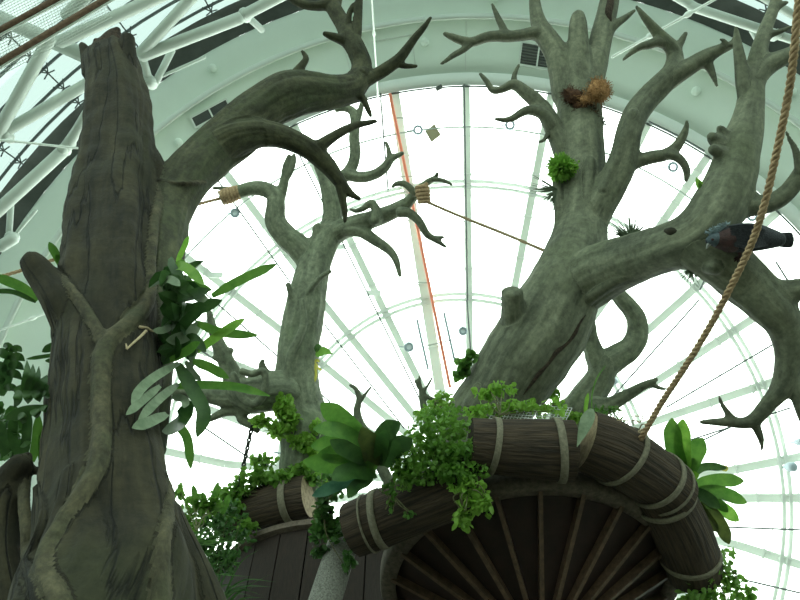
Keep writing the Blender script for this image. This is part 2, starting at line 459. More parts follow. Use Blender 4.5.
def bush(name, label, cat, base, blobs, n, size, m, wide=1., stems=8, group=None, extra=None, stem_r=.006):
    root = thing(name, label, cat, base, group)
    mb = MB(); pts = blob_points(blobs, n)
    for p in pts: small_leaf(mb, p, size*random.uniform(.6, 1.25), wide=wide)
    mb.build('foliage', m, root, smooth=False)
    st = MB()
    for p in pts[:stems]:
        b = Vector(base); mid = (b+p)*.5+Vector(rng.normal(size=3)*.06)
        tube(st, [b, mid, p], [stem_r*1.3, stem_r, stem_r*.6], 5, 5)
    st.build('stem', M['stem'], root)
    if extra: extra(root)
    return root

def rope(mb, pts, r, n=8, pitch=None, strands=3):
    """laid rope: strands twisted round the path"""
    c = catmull(np.array([tuple(p) for p in pts], float), n)
    L = np.concatenate([[0], np.cumsum(np.linalg.norm(np.diff(c, axis=0), axis=1))])
    pitch = pitch or r*7
    step = pitch/10; k = max(8, min(2600, int(L[-1]/step)))
    u = np.linspace(0, L[-1], k); cc = np.stack([np.interp(u, L, c[:, i]) for i in range(3)], 1)
    t, nn, bb = frames(cc)
    for s in range(strands):
        a = 2*PI*u/pitch+2*PI*s/strands
        q = cc+(nn*np.cos(a)[:, None]+bb*np.sin(a)[:, None])*r*.52
        mb.add(*tube_arrays(q, np.full(k, r*.52), 6, True))
# ------------------------------------------------------------------ world
w = bpy.data.worlds.new('sky'); SC.world = w; w.use_nodes = True
bg = w.node_tree.nodes['Background']; bg.inputs['Color'].default_value = (.93, 1.0, .95, 1); bg.inputs['Strength'].default_value = 3.3

# ------------------------------------------------------------------ the hall: a tilted glazed vault that ends in a round dome window
AX = ray(460, 474).normalized()
U = (RIGHT-AX*RIGHT.dot(AX)).normalized(); W = U.cross(AX)          # W points up across the axis
if W.z < 0: W = -W
def dome_s(th): return 31-5*(th/31.3)**2
def cone(th, ph, s):
    """point at angle th (deg) off the hall's axis, azimuth ph, s metres along the axis"""
    k = math.tan(R(th))*s
    return CAM+AX*s+(U*math.cos(ph)+W*math.sin(ph))*k
def cyl(rad, ph, s): return CAM+AX*s+(U*math.cos(ph)+W*math.sin(ph))*rad
def dome(px, py, off=0.):
    d = ray(px, py).normalized(); ca = d.dot(AX); th = math.degrees(math.acos(ca)); ph = math.atan2(d.dot(W), d.dot(U))
    th = min(th, 31.3)
    return cone(th, ph, dome_s(th)-off)
def revolve(mb, prof, n=96, flip=False, ph0=0, ph1=2*PI, zmin=None):
    V = []; k = len(prof); full = abs(ph1-ph0-2*PI) < 1e-6; m = n if full else n+1
    for i in range(m):
        ph = ph0+(ph1-ph0)*i/n
        for pr in prof: V.append(cone(pr[0], ph, pr[1]))
    fs = []
    for i in range(n):
        j = (i+1) % m
        for a in range(k-1):
            q = (i*k+a, j*k+a, j*k+a+1, i*k+a+1)
            if zmin is None or max(V[x].z for x in q) > zmin: fs.append(q[::-1] if flip else q)
    mb.add(V, fs)

# floor
mb = MB(); n = 64; mb.add([(0, 0, 0)]+[(45*math.cos(2*PI*i/n), 8+45*math.sin(2*PI*i/n), 0) for i in range(n)], [(0, 1+i, 1+(i+1) % n) for i in range(n)])
fl = mb.build('floor', M['concrete'], smooth=False, kind='structure')

# ring wall with a cornice moulding
mb = MB(); revolve(mb, [(32.1, 26.0), (32.1, 25.75), (33.5, 25.6), (35.0, 25.3), (36.0, 25.15)], 120)
wl = mb.build('wall_back', M['plaster'], kind='structure')
mb = MB(); revolve(mb, [(36.45, 25.0), (37.4, 24.85), (38.6, 24.6), (38.7, 24.9)], 120)
mb.build('upper_band', M['plaster'], wl)
mb = MB(); revolve(mb, [(36.0, 25.15), (36.02, 24.9), (36.12, 24.78), (36.3, 24.78), (36.42, 24.86), (36.45, 25.0)], 120)
mb.build('cornice', M['trim'], wl)
mb = MB()
for k in range(16):          # round studs along the wall
    ph = R(20+k*9.2); c = cone(34.5+(k % 2)*3.0, ph, 25.35-(k % 2)*.62); tube(mb, [c, c-AX*.12], .17, 12)
mb.build('stud', M['plaster'], wl)
mb = MB()
for ph in (R(88), R(104.5)):  # sheet joints and an inspection hatch in the wall
    sweep_rect(mb, [cone(32.3, ph, 25.72), cone(35.9, ph, 25.13)], [-AX, -AX], .03, .02)
for a, b in (((33, 100.8), (33, 95.2)), ((35.2, 100.8), (35.2, 95.2)), ((33, 100.8), (35.2, 100.8)), ((33, 95.2), (35.2, 95.2))):
    sweep_rect(mb, [cone(a[0], R(a[1]), 25.63 if a[0] < 34 else 25.22), cone(b[0], R(b[1]), 25.63 if b[0] < 34 else 25.22)], [-AX, -AX], .04, .03)
mb.build('panel_joint', M['trim'], wl)
def vent(pa, pb, pc, label):
    """louvred grille: pa-pb its lower edge, pc above pa, on the ring wall"""
    def on(px, py):
        d = ray(px, py).normalized(); th = math.degrees(math.acos(d.dot(AX))); ph = math.atan2(d.dot(W), d.dot(U))
        return cone(th, ph, 25.6-(th-33.5)*.22-.05)
    a, b, c = on(*pa), on(*pb), on(*pc); ex = (b-a); ey = (c-a); nrm = ex.cross(ey).normalized()
    if nrm.dot(CAM-a) < 0: nrm = -nrm
    t = thing('vent_grille', label, 'vent', a)
    m2 = MB(); m2.add([a+nrm*.01, b+nrm*.01, b+ey+nrm*.01, c+nrm*.01], [(0, 1, 2, 3)]); m2.build('backing', M['grille'], t, smooth=False)
    m2 = MB(); wd = .07
    for p, q in ((a, b), (c, b+ey), (a, c), (b, b+ey), (a+ex*.5, c+ex*.5)): bar(m2, p+nrm*.05, q+nrm*.05, wd, .10, nrm)
    m2.build('frame', M['trim'], t, smooth=False)
    m2 = MB()
    for i in range(1, 8): bar(m2, a+ey*i/8+nrm*.05, b+ey*i/8+nrm*.05, .035, .06, nrm+ey.normalized())
    m2.build('louvre', M['gap'], t, smooth=False)
vent((196, 128), (231, 109), (191, 118), 'small louvred vent on the white wall above the sweeping left branch')
vent((519, 65), (554, 71), (522, 42), 'louvred vent high on the white wall beside the tall grey trunk')

# grey gap behind the wall's edge
mb = MB(); revolve(mb, [(38.7, 24.9), (40.4, 24.3), (40.9, 23.9)], 96); mb.build('trim_1', M['gap'], kind='structure')

# ------------------------------------------------------------------ window_1: round dome window
win = thing('window_1', None, None, dome(460, 474), kind='structure')
M['pane'] = glass_mat('dome_glass', (.93, .985, .945), .03)
mb = MB(); revolve(mb, [(.05, 31)]+[(t, dome_s(t)+.12) for t in np.linspace(2.6, 31.3, 12)], 96)
mb.build('glass', M['pane'], win)
mb = MB(); revolve(mb, [(31.2, 26.15), (31.2, 25.8), (32.15, 25.7), (32.15, 26.1)], 120); mb.build('rim_frame', M['frame'], win)
mb = MB(); revolve(mb, [(31.05, 25.9), (31.05, 25.8), (31.18, 25.8), (31.18, 25.9)], 120); mb.build('gasket', M['dark_steel'], win)
HUB = (471, 486)
def rib_path(a, b, off, n=14):
    pts = []; ups = []
    for i in range(n+1):
        t = i/n; p = dome(a[0]*(1-t)+b[0]*t, a[1]*(1-t)+b[1]*t, off); pts.append(p); ups.append((CAM+AX*8-p).normalized())
    return pts, ups
def spoke(px, py, qx, qy, wtot=.34, bars=2):
    """a dome rib: twin flanges and a web, its line seen through (px,py) and (qx,qy)"""
    d = Vector((px-qx, py-qy)); dn = d.normalized()
    for s in range(900):                              # out to the window's edge
        e = Vector((px, py))+dn*s
        v = ray(e.x, e.y).normalized()
        if math.degrees(math.acos(v.dot(AX))) >= 31.2: break
    inn = Vector((qx, qy))+(Vector(HUB)-Vector((qx, qy)))*.93
    m2 = MB()
    for seg_a, seg_b in ((e, Vector((qx, qy))), (Vector((qx, qy)), inn)):
        pts, ups = rib_path(seg_a, seg_b, .18)
        for o in (-.5, .5):
            pp = [p+(Vector(u).cross(pts[-1]-pts[0]).normalized())*wtot*.72*o for p, u in zip(pts, ups)]
            sweep_rect(m2, pp, ups, wtot*.26, .16)
        sweep_rect(m2, [p-Vector(u)*.02 for p, u in zip(pts, ups)], ups, wtot*.5, .03)
    m2.build('rib', M['rib_steel_glare'], win, smooth=False)
    m2 = MB(); pts, ups = rib_path(e, Vector((qx, qy)), .24)     # bolted clips
    for i in (3, 6, 9, 12):
        if i < len(pts):
            sd = Vector(ups[i]).cross(pts[-1]-pts[0]).normalized()
            bar(m2, pts[i]-sd*wtot*.62, pts[i]+sd*wtot*.62, .07, .12, ups[i])
    m2.build('clip', M['rib_steel_glare'], win, smooth=False)
SP = [((466, 80), (469, 300)), ((547, 117), (515, 286)), ((394, 94), (440, 390)), ((350, 240), (385, 312)), ((265, 225), (325, 305)),
      ((242, 300), (277, 327)), ((200, 350), (267, 377)), ((206, 408), (250, 425)), ((174, 453), (225, 464)), ((640, 140), (560, 300)), ((702, 165), (657, 230)),
      ((760, 228), (682, 300)), ((740, 327), (655, 382)), ((772, 382), (682, 412)), ((800, 457), (707, 475)), ((800, 498), (730, 498)), ((785, 560), (737, 545)),
      ((740, 640), (690, 600)), ((180, 510), (240, 508)), ((200, 600), (280, 560)), ((600, 760), (560, 680)), ((420, 800), (430, 700)), ((300, 730), (340, 660))]
for a, b in SP: spoke(*a, *b, wtot=.46 if a == (394, 94) else .32)
def hoop(th, off, wd, gap, name='hoop', m='rib_steel_glare', h=.14):
    m2 = MB(); n = 120
    for g in ((-gap, gap) if gap else (0,)):
        t = th+g; pts = [cone(t, 2*PI*i/n, dome_s(t)-off) for i in range(n+1)]
        sweep_rect(m2, pts, [-AX]*(n+1), wd, h)
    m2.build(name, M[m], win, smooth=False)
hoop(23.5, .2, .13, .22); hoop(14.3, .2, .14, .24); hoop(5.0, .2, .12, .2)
hoop(19.0, .05, .02, 0, 'glazing_bar', 'rib_steel_glare', .03); hoop(22.6, .05, .02, 0, 'glazing_bar', 'rib_steel_glare', .03)
hoop(27.3, .05, .02, 0, 'glazing_bar', 'rib_steel_glare', .03); hoop(9.6, .05, .025, 0, 'glazing_bar', 'rib_steel_glare', .03)
# cable tray ring that carries the lamps
hoop(28.0, .5, .055, 0, 'lamp_rail', 'tube', .05)
# red pipe up the twin rib, with bracket bars
mb = MB()
tube(mb, [dome(390+(450-390)*i/12, 94+(387-94)*i/12, .5) for i in range(13)], .068, 8)
mb.build('red_pipe', M['red'], win)
mb = MB()
for (a, b) in (((396, 118), (404, 118)), ((395, 177), (416, 176)), ((411, 282), (433, 283)), ((452, 385), (459, 377)), ((425, 346), (452, 340))): tube(mb, [dome(*a, .45), dome(*b, .45)], .03, 6)
mb.build('pipe_clip', M['tube'], win)
mb = MB()
for (a, b) in (((417, 320), (428, 369)), ((444, 313), (455, 362))): tube(mb, [dome(*a, .55), dome(*b, .55)], .055, 6)
mb.build('bracket_bar', M['lamp_case'], win)
mb = MB()
for (x, y) in ((374, 293), (216, 275), (338, 247)):
    c = dome(x, y, .35); bar(mb, c-U*.3, c+U*.3, .22, .12, -AX)
mb.build('junction_box', M['rib_steel_glare'], win, smooth=False)
# tension cables under the glass
CB = [((214, 175), (290, 282)), ((297, 150), (425, 410)), ((325, 325), (404, 428)), ((205, 293), (330, 402)), ((200, 350), (240, 375)), ((699, 300), (608, 402)),
      ((772, 345), (667, 407)), ((725, 527), (830, 531)), ((745, 580), (830, 600)), ((790, 408), (690, 440)), ((650, 119), (705, 150)), ((467, 300), (472, 370)),
      ((196, 422), (252, 460)), ((735, 425), (640, 470)), ((745, 190), (700, 290)), ((380, 90), (388, 190)), ((464, 80), (467.5, 300)), ((776, 262), (800, 300))]
mb = MB()
for a, b in CB: tube(mb, [dome(a[0]+(b[0]-a[0])*i/8, a[1]+(b[1]-a[1])*i/8, .7) for i in range(9)], .034, 6)
mb.build('tension_cable', M['cable'], win)
mb = MB()     # thin glazing joints between the ribs
for k in range(40):
    ph = 2*PI*k/40+.04
    tube(mb, [cone(t, ph, dome_s(t)-.03) for t in np.linspace(14, 31, 8)], .007, 4, cap=False)
mb.build('glazing_joint', M['rib_steel_glare'], win)

# ------------------------------------------------------------------ window_2: the glazed vault over the hall
RV = math.tan(R(40.9))*23.9
vlt = thing('window_2', None, None, cyl(RV, PI/2, 20), kind='structure')
M['vault_pane'] = glass_mat('vault_glass', (.40, .47, .43), .05)  # rear glazing, out of view, left clearer to light the hall
def vault(s0, s1, ns, na):
    m2 = MB(); V = []; fs = []
    for i in range(ns+1):
        for j in range(na): V.append(cyl(RV, 2*PI*j/na, s0+(s1-s0)*i/ns))
    for i in range(ns):
        for j in range(na):
            q = (i*na+j, i*na+(j+1) % na, (i+1)*na+(j+1) % na, (i+1)*na+j)
            if max(V[x].z for x in q) > 0: fs.append(q)
    m2.add(V, fs); return m2
M['dimmed_pane'] = glass_mat('dimmed_vault_glass', (.155, .195, .185), .05)  # forward glazing tinted darker only to dim the sky seen through it
vault(8, 23.9, 16, 96).build('glass', M['dimmed_pane'], vlt)
vault(-26, 8, 32, 96).build('glass', M['vault_pane'], vlt)
mb = MB()
for k in range(16):
    s = 23.4-k*1.05; pts = [cyl(RV-.06, R(a), s) for a in range(-10, 192, 3)]
    sweep_rect(mb, pts, [-(p-(CAM+AX*s)) for p in pts], .06, .10)
mb.build('mullion', M['dark_steel'], vlt, smooth=False)
mb = MB()
for a in range(-8, 190, 9):
    tube(mb, [cyl(RV-.14, R(a), s) for s in (23.8, 15, 7.5)], .03, 6)
mb.build('transom', M['dark_steel'], vlt)
mb = MB()
for a in range(-8, 190, 9):
    for k in range(9):
        c = cyl(RV-.2, R(a), 23.4-k*1.05); e = (U*math.cos(R(a))+W*math.sin(R(a))); s = e.cross(AX)
        for q in ((1, 1), (-1, 1)):
            tube(mb, [c-(AX*q[0]+s*q[1])*.24, c-e*.14, c+(AX*q[0]+s*q[1])*.24], .028, 5)
mb.build('spider_fitting', M['dark_steel'], vlt)

# white tubular truss under the vault
tr = thing('roof_truss', None, None, P(100, 60, 19), kind='structure')
TB = [((-6, 140), (50, 38), 6.3, 19, 18), ((0, 18), (90, 58), 7.5, 19, 19), ((60, 42), (165, -6), 6.2, 18.5, 18), ((66, 16), (92, -10), 6.2, 18.5, 18), ((140, 54), (195, -6), 5.6, 19.5, 18.5),
      ((142, 56), (240, 18), 6, 19.5, 19.5), ((246, 14), (300, -14), 5.6, 19.5, 19.2), ((-6, 138), (90, 82), 5.6, 19, 19.5), ((68, 146), (88, 112), 5, 20, 19.6), ((-8, 216), (62, 152), 6.2, 19.5, 20),
      ((62, 152), (90, 112), 5, 20, 19.8), ((0, 247), (14, 238), 6, 20, 20), ((156, 82), (172, 50), 3.6, 20.3, 20.3), ((9, 232), (11, 205), 3, 20.3, 20.3), ((158, 78), (205, 57), 1.6, 20.3, 20.6), ((14, 236), (36, 210), 1.8, 20.3, 20.5),
      ((150, 84), (142, 56), 4, 20.2, 19.7), ((64, 150), (72, 142), 5, 20, 20), ((245, 14), (262, 30), 3.5, 20, 20.6),
      ((690, 6), (775, 34), 4.6, 20, 19.6), ((775, 34), (830, 52), 4.2, 19.6, 19.4), ((672, -6), (696, 8), 4.5, 20, 20), ((752, 30), (768, 58), 3, 20.3, 20.6), ((748, -12), (812, 26), 4, 19, 19)]
for a, b, r, d0, d1 in TB:
    m2 = MB(); tube(m2, [P(*a, d0), P(*b, d1)], [r*d0/F, r*d1/F], 16); m2.build('truss_tube', M['tube'], tr)
mb = MB()
for (x, y, d, r) in ((245, 15, 19.6, .28), (142, 55, 19.6, .26), (150, 82, 20.2, .32), (6, 136, 19.1, .26), (64, 150, 20, .25), (776, 35, 19.6, .22), (12, 237, 20.2, .26)):
    c = P(x, y, d); tube(mb, [c-FWD*.12, c+FWD*.15], r*.62, 10)
mb.build('node', M['tube'], tr)

# brown poles across the upper left corner, with white wire netting behind them
def pole(a, b, r, d, label):
    t = thing('roof_pole', label, 'pole', P(*a, d))
    m2 = MB(); tube(m2, [P(*a, d), P(*b, d)], r*d/F, 12); m2.build('pole', M['pole'], t)
    m2 = MB(); off = UPC*(-.11); tube(m2, [P(*a, d)+off, P(*b, d)+off], .03, 8); m2.build('rail', M['tube'], t)
pole((-14, 38), (70, -8), 3.3, 16, 'brown pole across the extreme upper left corner of the roof')
pole((-12, 70), (120, -9), 3.6, 16, 'longer brown pole below its twin, ending above the broken trunk')
mb = MB()
for i in range(46):
    x = -20+i*2.9; tube(mb, [P(x, 75-x*.52, 16.6), P(x-24, 100-x*.52-42-58, 16.6)], .005, 4, cap=False)
for k in range(24):
    o = k*2.8; tube(mb, [P(-20-o*.38, 86-o*.9, 16.6), P(112-o*.38, 17-o*.9, 16.6)], .007, 4, cap=False)
t = mb.build('wire_net', M['tube'], loc=P(30, 20, 16.6)); tag(t, 'fine white wire netting strung behind the two brown roof poles', 'netting')

def rod(a, b, r, d0, d1, label, knobs=()):
    t = thing('tie_rod', label, 'rod', P(*a, d0)); m2 = MB(); tube(m2, [P(*a, d0), P(*b, d1)], r, 8); m2.build('rod', M['frame'], t)
    for k in knobs:
        m2 = MB(); A0, B0 = P(*a, d0), P(*b, d1); c = A0.lerp(B0, k); dd = (B0-A0).normalized(); tube(m2, [c-dd*.12, c-dd*.05, c+dd*.05, c+dd*.12], [r*1.1, r*2, r*2, r*1.1], 8); m2.build('coupling', M['frame'], t)
rod((371, -14), (378, 98), .028, 19, 25, 'thin white rod hanging straight down the middle of the white wall', (.36, .8))
rod((612, 57), (726, -7), .04, 19.5, 18.5, 'bright white diagonal rod beside the tall grey trunk', (.35, .68))
rod((-10, 139), (86, 149), .032, 18, 18.4, 'thin white rod level behind the big dark trunk at the roof edge', (.2,))
rod((-10, 334), (60, 308), .032, 20, 20.4, 'thin white rod sloping past the broken side stub', (.6,))

# lamps
def ring_lamp(px, py, r, label, on=False, off=.6):
    c = dome(px, py, off); t = thing('ring_lamp', label, 'lamp', c); k = 18; rr = r*24/F
    ex = RIGHT; ey = UPC
    m2 = MB(); tube(m2, [c+(ex*math.cos(2*PI*i/k)+ey*math.sin(2*PI*i/k))*rr for i in range(k+1)], .055, 8, cap=False); m2.build('housing', M['lamp_case'], t)
    m2 = MB(); V = [c+(ex*math.cos(2*PI*i/k)+ey*math.sin(2*PI*i/k))*rr*.9-FWD*.01 for i in range(k)]
    V2 = [v+FWD*.12 for v in V]
    m2.add(V+V2, [tuple(range(k)), tuple(range(2*k-1, k-1, -1))]+[(i, (i+1) % k, k+(i+1) % k, k+i) for i in range(k)]); m2.build('lens', M['lamp_on'] if on else M['lens'], t)
    m2 = MB(); tube(m2, [c+ey*rr, c+ey*(rr+.12)+FWD*.5], .03, 6); tube(m2, [c-ex*rr, c-ex*(rr+.3)+FWD*.2], .025, 6); m2.build('bracket', M['lamp_case'], t)
ring_lamp(418, 130, 4.6, 'ring lamp on the rail next to the tilted tan card', True)
ring_lamp(510, 125, 4.6, 'ring lamp on the rail close to the tall trunk on its left side', True)
ring_lamp(235, 213, 4.4, 'ring lamp below the rope-wrapped branch end')
ring_lamp(409, 347, 4.8, 'ring lamp to the left of the red pipe')
ring_lamp(463, 331, 4.2, 'ring lamp to the right of the red pipe near the big trunk')
ring_lamp(673, 167, 4.5, 'lit ring lamp under the forked twig of the right tree', True)
ring_lamp(294, 454, 5.5, 'brightly lit lamp under the mossy tree base', True, 14)
ring_lamp(752, 216, 4.5, 'lit lamp peeping out above the dark bird', True)
def spot(px, py, r, label):
    c = dome(px, py, .6); t = thing('spot_lamp', label, 'lamp', c); rr = r*24/F
    m2 = MB(); tube(m2, [c-AX*.25, c, c+AX*.3], [rr, rr, rr*.6], 14); m2.build('housing', M['lamp_case'], t)
    m2 = MB(); tube(m2, [c+AX*.2, c+AX*.75], .05, 6); m2.build('bracket', M['lamp_case'], t)
spot(613, 382, 4.4, 'small dark spot lamp beside the curved grey branch loop')
spot(790, 467, 5.0, 'dark round spot lamp on the dome rib at the far right')
spot(799, 442, 4, 'spot lamp half cut off at the right edge of the picture')
mb = MB(); c = dome(433, 133, .55); ex = (RIGHT*.82+UPC*.57)*.33; ey = (UPC*.86-RIGHT*.5)*.28
mb.add([c+ex*-.75+ey*-1, c+ex*.75-ey*.9, c+ex*.75+ey, c+ex*-.75+ey*.9]+[c+FWD*.04+ex*-.75+ey*-1, c+FWD*.04+ex*.75-ey*.9, c+FWD*.04+ex*.75+ey, c+FWD*.04+ex*-.75+ey*.9], [(0, 1, 2, 3), (7, 6, 5, 4), (0, 1, 5, 4), (1, 2, 6, 5), (2, 3, 7, 6), (3, 0, 4, 7)])
tag(mb.build('hanging_card', M['card'], smooth=False, loc=c), 'tilted tan card hanging from the lamp rail under the dome', 'card')
mb = MB(); c = dome(439, 88, .5); bar(mb, c-RIGHT*.12-UPC*.06, c+RIGHT*.12+UPC*.07, .16, .14, -FWD)
tag(mb.build('sensor_box', M['gap'], smooth=False, loc=c), 'little dark box fixed near the top edge of the dome glass', 'sensor')
# ------------------------------------------------------------------ trunk in the left foreground
T1C = [(108, 44, 25, 6.6), (113, 70, 26.5, 6.25), (118, 110, 31, 5.8), (116.5, 160, 36.5, 5.3), (112.5, 210, 44, 4.8), (109, 260, 46, 4.3), (107, 310, 48, 3.9), (107, 360, 51, 3.6),
       (106, 410, 53, 3.3), (107, 460, 57, 3.05), (109, 510, 64, 2.8), (112, 560, 72, 2.6), (114, 600, 84, 2.45)]
T1C[0] = (110.5, 60, 24.5, 6.38)
_b = P(114, 600, 2.45)
T1G = [(_b.x, _b.y-.01, 2.9, .302), (_b.x, _b.y-.02, 2.65, .308), (_b.x, _b.y-.04, 2.3, .315), (_b.x, _b.y-.06, 1.8, .32), (_b.x, _b.y-.08, 1.2, .33), (_b.x, _b.y-.1, .6, .35), (_b.x, _b.y-.1, 0, .37)]
T1Q = catmull(np.array([(*P(x, y, d), r*d/F) for x, y, r, d in T1C]+T1G), 10)
def surf1(px, py, r):
    ys = [p[1] for p in T1C]; cx = np.interp(py, ys, [p[0] for p in T1C]); rr = np.interp(py, ys, [p[2] for p in T1C]); d = np.interp(py, ys, [p[3] for p in T1C])
    # march along the view ray to the trunk's skin
    e = ray(px, py); t = 1.6
    for _ in range(60):
        x = np.array(CAM+e*t); g = (np.linalg.norm(T1Q[:, :3]-x, axis=1)-T1Q[:, 3]).min()
        if g < .004: break
        t += max(g*.8, .003)
        if t > d+.3: t = d; break
    return t
def ground(p, r0, r1=None, z=0.):
    """root points straight below a point of the picture, down to the ground"""
    v = P(*p[:2], p[3]); r = p[2]*p[3]/F
    return [(v.x, v.y, z, r1 or r*1.25), (v.x, v.y, z+(v.z-z)*.55, r*1.1)]
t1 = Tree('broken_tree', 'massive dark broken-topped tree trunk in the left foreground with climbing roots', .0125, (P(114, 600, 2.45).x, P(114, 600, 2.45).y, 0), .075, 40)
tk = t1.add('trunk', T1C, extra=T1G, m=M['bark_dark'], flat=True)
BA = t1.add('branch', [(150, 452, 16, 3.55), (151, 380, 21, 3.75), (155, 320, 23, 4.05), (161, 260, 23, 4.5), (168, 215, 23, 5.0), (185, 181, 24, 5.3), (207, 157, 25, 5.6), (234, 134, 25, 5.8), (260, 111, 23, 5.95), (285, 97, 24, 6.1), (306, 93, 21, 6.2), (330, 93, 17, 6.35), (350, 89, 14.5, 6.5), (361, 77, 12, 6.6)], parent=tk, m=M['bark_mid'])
BB = t1.add('branch', [(205, 158, 22, 5.6), (230, 141, 19, 5.65), (252, 135, 16, 5.7), (272, 134.5, 13, 5.75), (292, 140, 11.5, 5.8), (311, 150, 10.5, 5.85), (328, 166, 9, 5.9), (340, 182, 6.5, 5.9), (350, 193, 4, 5.9), (360, 199, 2, 5.9)], parent=tk, m=M['bark_mid'])
BC = t1.add('branch', [(357, 84, 12, 6.55), (362, 67, 11, 6.65), (357, 51, 10.5, 6.7), (349, 37, 9.5, 6.8), (343, 24, 8.5, 6.9), (334, 9, 8, 7), (327, -6, 7.5, 7.1), (322, -20, 7, 7.2)], parent=tk, m=M['bark_mid'])
BD = t1.add('branch', [(360, 82, 9, 6.55), (374, 76, 7, 6.6), (386, 69, 6.5, 6.6), (400, 58, 5.5, 6.6), (414, 39, 4, 6.6), (424, 27, 3, 6.6), (431, 17, 1.6, 6.6)], parent=tk, m=M['bark_mid'])
tw = lambda pts, d0, d1, par, T, m: T.add('twig', pts, d0, d1, par, m)
for pts, d0, d1, par in [
    ([(396, 63, 4), (406, 66, 3), (417, 66, 1.8)], 6.6, 6.6, BD), ([(357, 90, 5), (364, 100, 3.5), (368, 109, 3), (371, 116, 2)], 6.5, 6.4, BA),
    ([(296, 74, 6), (303, 64, 4), (306, 58, 3.2), (302, 51, 1.8)], 6.15, 6.2, BA), ([(320, 146, 7), (333, 137, 5.2), (345, 130, 4.6), (357, 125, 3.8), (367, 123, 3), (376, 121, 2.2)], 5.85, 6.0, BB),
    ([(340, 182, 6), (343, 200, 4), (345, 212, 3.3), (345, 222, 2)], 5.9, 5.85, BB), ([(352, 52, 6), (357, 34, 5), (358, 18, 4.5), (359, 0, 4), (360, -14, 3.5)], 6.7, 6.9, BC),
    ([(348, 32, 5), (348, 20, 3.4), (350, 11, 2.8), (353, 4, 1.8)], 6.8, 6.85, BC), ([(347, 42, 6), (340, 39, 5), (331, 36, 4), (324, 33.5, 2.5)], 6.75, 6.7, BC),
    ([(336, 16, 5), (338, 4, 3.8), (341, -10, 3)], 6.95, 7.1, BC), ([(330, 4, 6), (318, 6, 5), (305, 5, 4.5), (295, 1, 4), (286, -6, 3)], 7, 7.1, BC)]:
    tw(pts, d0, d1, par, t1, M['bark_mid'])
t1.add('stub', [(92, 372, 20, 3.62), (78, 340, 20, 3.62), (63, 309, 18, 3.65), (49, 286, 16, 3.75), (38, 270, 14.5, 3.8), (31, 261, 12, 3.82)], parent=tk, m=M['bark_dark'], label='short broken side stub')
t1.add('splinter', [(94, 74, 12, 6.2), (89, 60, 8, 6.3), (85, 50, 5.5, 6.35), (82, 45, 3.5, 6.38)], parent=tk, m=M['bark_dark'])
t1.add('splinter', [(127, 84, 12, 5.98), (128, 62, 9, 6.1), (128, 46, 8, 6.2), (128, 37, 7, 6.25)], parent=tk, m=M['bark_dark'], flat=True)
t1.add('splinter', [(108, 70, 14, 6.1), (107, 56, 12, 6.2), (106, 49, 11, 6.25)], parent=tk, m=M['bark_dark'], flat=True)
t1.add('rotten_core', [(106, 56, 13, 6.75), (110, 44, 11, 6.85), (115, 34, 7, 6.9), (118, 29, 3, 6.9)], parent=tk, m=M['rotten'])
t1.add('rotten_core', [(100, 54, 9, 6.75), (98, 45, 6, 6.8), (96, 40, 3, 6.8)], parent=tk, m=M['rotten'])
V = lambda pts, m='vine', **k: t1.add('climbing_root', pts, parent=tk, m=M[m], surf=lambda x, y, r: surf1(x, y, r), **k)
V([(155, 152, 4), (159, 162, 5), (163, 175, 5.5), (160, 195, 5.5), (155, 214, 5.5), (152, 238, 6), (150, 264, 6), (150, 288, 6.5), (146, 304, 7.5), (137, 317, 8), (124, 328, 8.5), (111, 339, 9), (103, 354, 9.5), (101, 376, 9.5), (101, 400, 9.5), (102, 425, 9.5), (101, 445, 10), (97, 470, 10.5), (84, 494, 11), (71, 513, 11), (57, 536, 11), (47, 556, 11.5), (44, 575, 11), (55, 592, 12), (62, 612, 13)])
V([(58, 272, 4), (67, 283, 4.6), (78, 298, 5), (87, 312, 5.5), (96, 327, 6), (103, 342, 7.5)])
V([(166, 480, 4), (170, 494, 5), (168, 512, 6), (164, 534, 7), (161, 560, 8.5), (159, 585, 10), (157, 615, 11)])
V([(27, 456, 5.5), (25, 480, 6), (24, 505, 6), (27, 532, 6.5), (28, 556, 7), (34, 580, 7.5), (42, 604, 9)])
V([(68, 470, 5), (62, 500, 6), (52, 530, 7), (45, 550, 8)], 'bark_dark')
V([(40, 470, 4), (44, 510, 5), (36, 545, 7), (24, 575, 9), (16, 610, 11)], 'bark_dark')
t1.add('buttress', [(174, 508, 7, 2.95), (181, 530, 10, 2.85), (190, 556, 14, 2.75), (202, 588, 18, 2.65), (216, 630, 22, 2.55)], parent=tk, m=M['bark_dark'])
t1.add('buttress', [(22, 462, 12, 2.95), (8, 488, 20, 2.95), (-2, 530, 24, 2.85), (0, 570, 22, 2.7), (12, 620, 24, 2.55)], parent=tk, m=M['bark_dark'])
t1.add('aerial_root', [(160, 181, 3.5, 5.05), (175, 183.5, 2.6, 5.0), (190, 183, 2.4, 5.05), (206, 182.5, 2.2, 5.25)], parent=tk, m=M['vine'])
def lob(a, l): return .05*math.sin(5*a+l*.7)+.03*math.sin(9*a-1.1*l)
t1.finish(M['bark_dark'], lob, 4)
for q in ([(140, 327), (147, 328), (152, 331), (158, 331)], [(146, 331), (140, 337), (131, 345), (127, 349)]):
    mb = MB(); tube(mb, [P(x, y, surf1(x, y, 0)-.05) for x, y in q], [.009, .007, .006, .004], 6, 5); mb.build('dead_twig', M['dry'], t1.root)
for q in ([(127, 349), (126, 344)], [(158, 331), (164, 329)]):
    mb = MB(); tube(mb, [P(x, y, surf1(x, y, 0)-.05) for x, y in q], [.006, .004], 6); mb.build('dead_twig', M['dry'], t1.root)

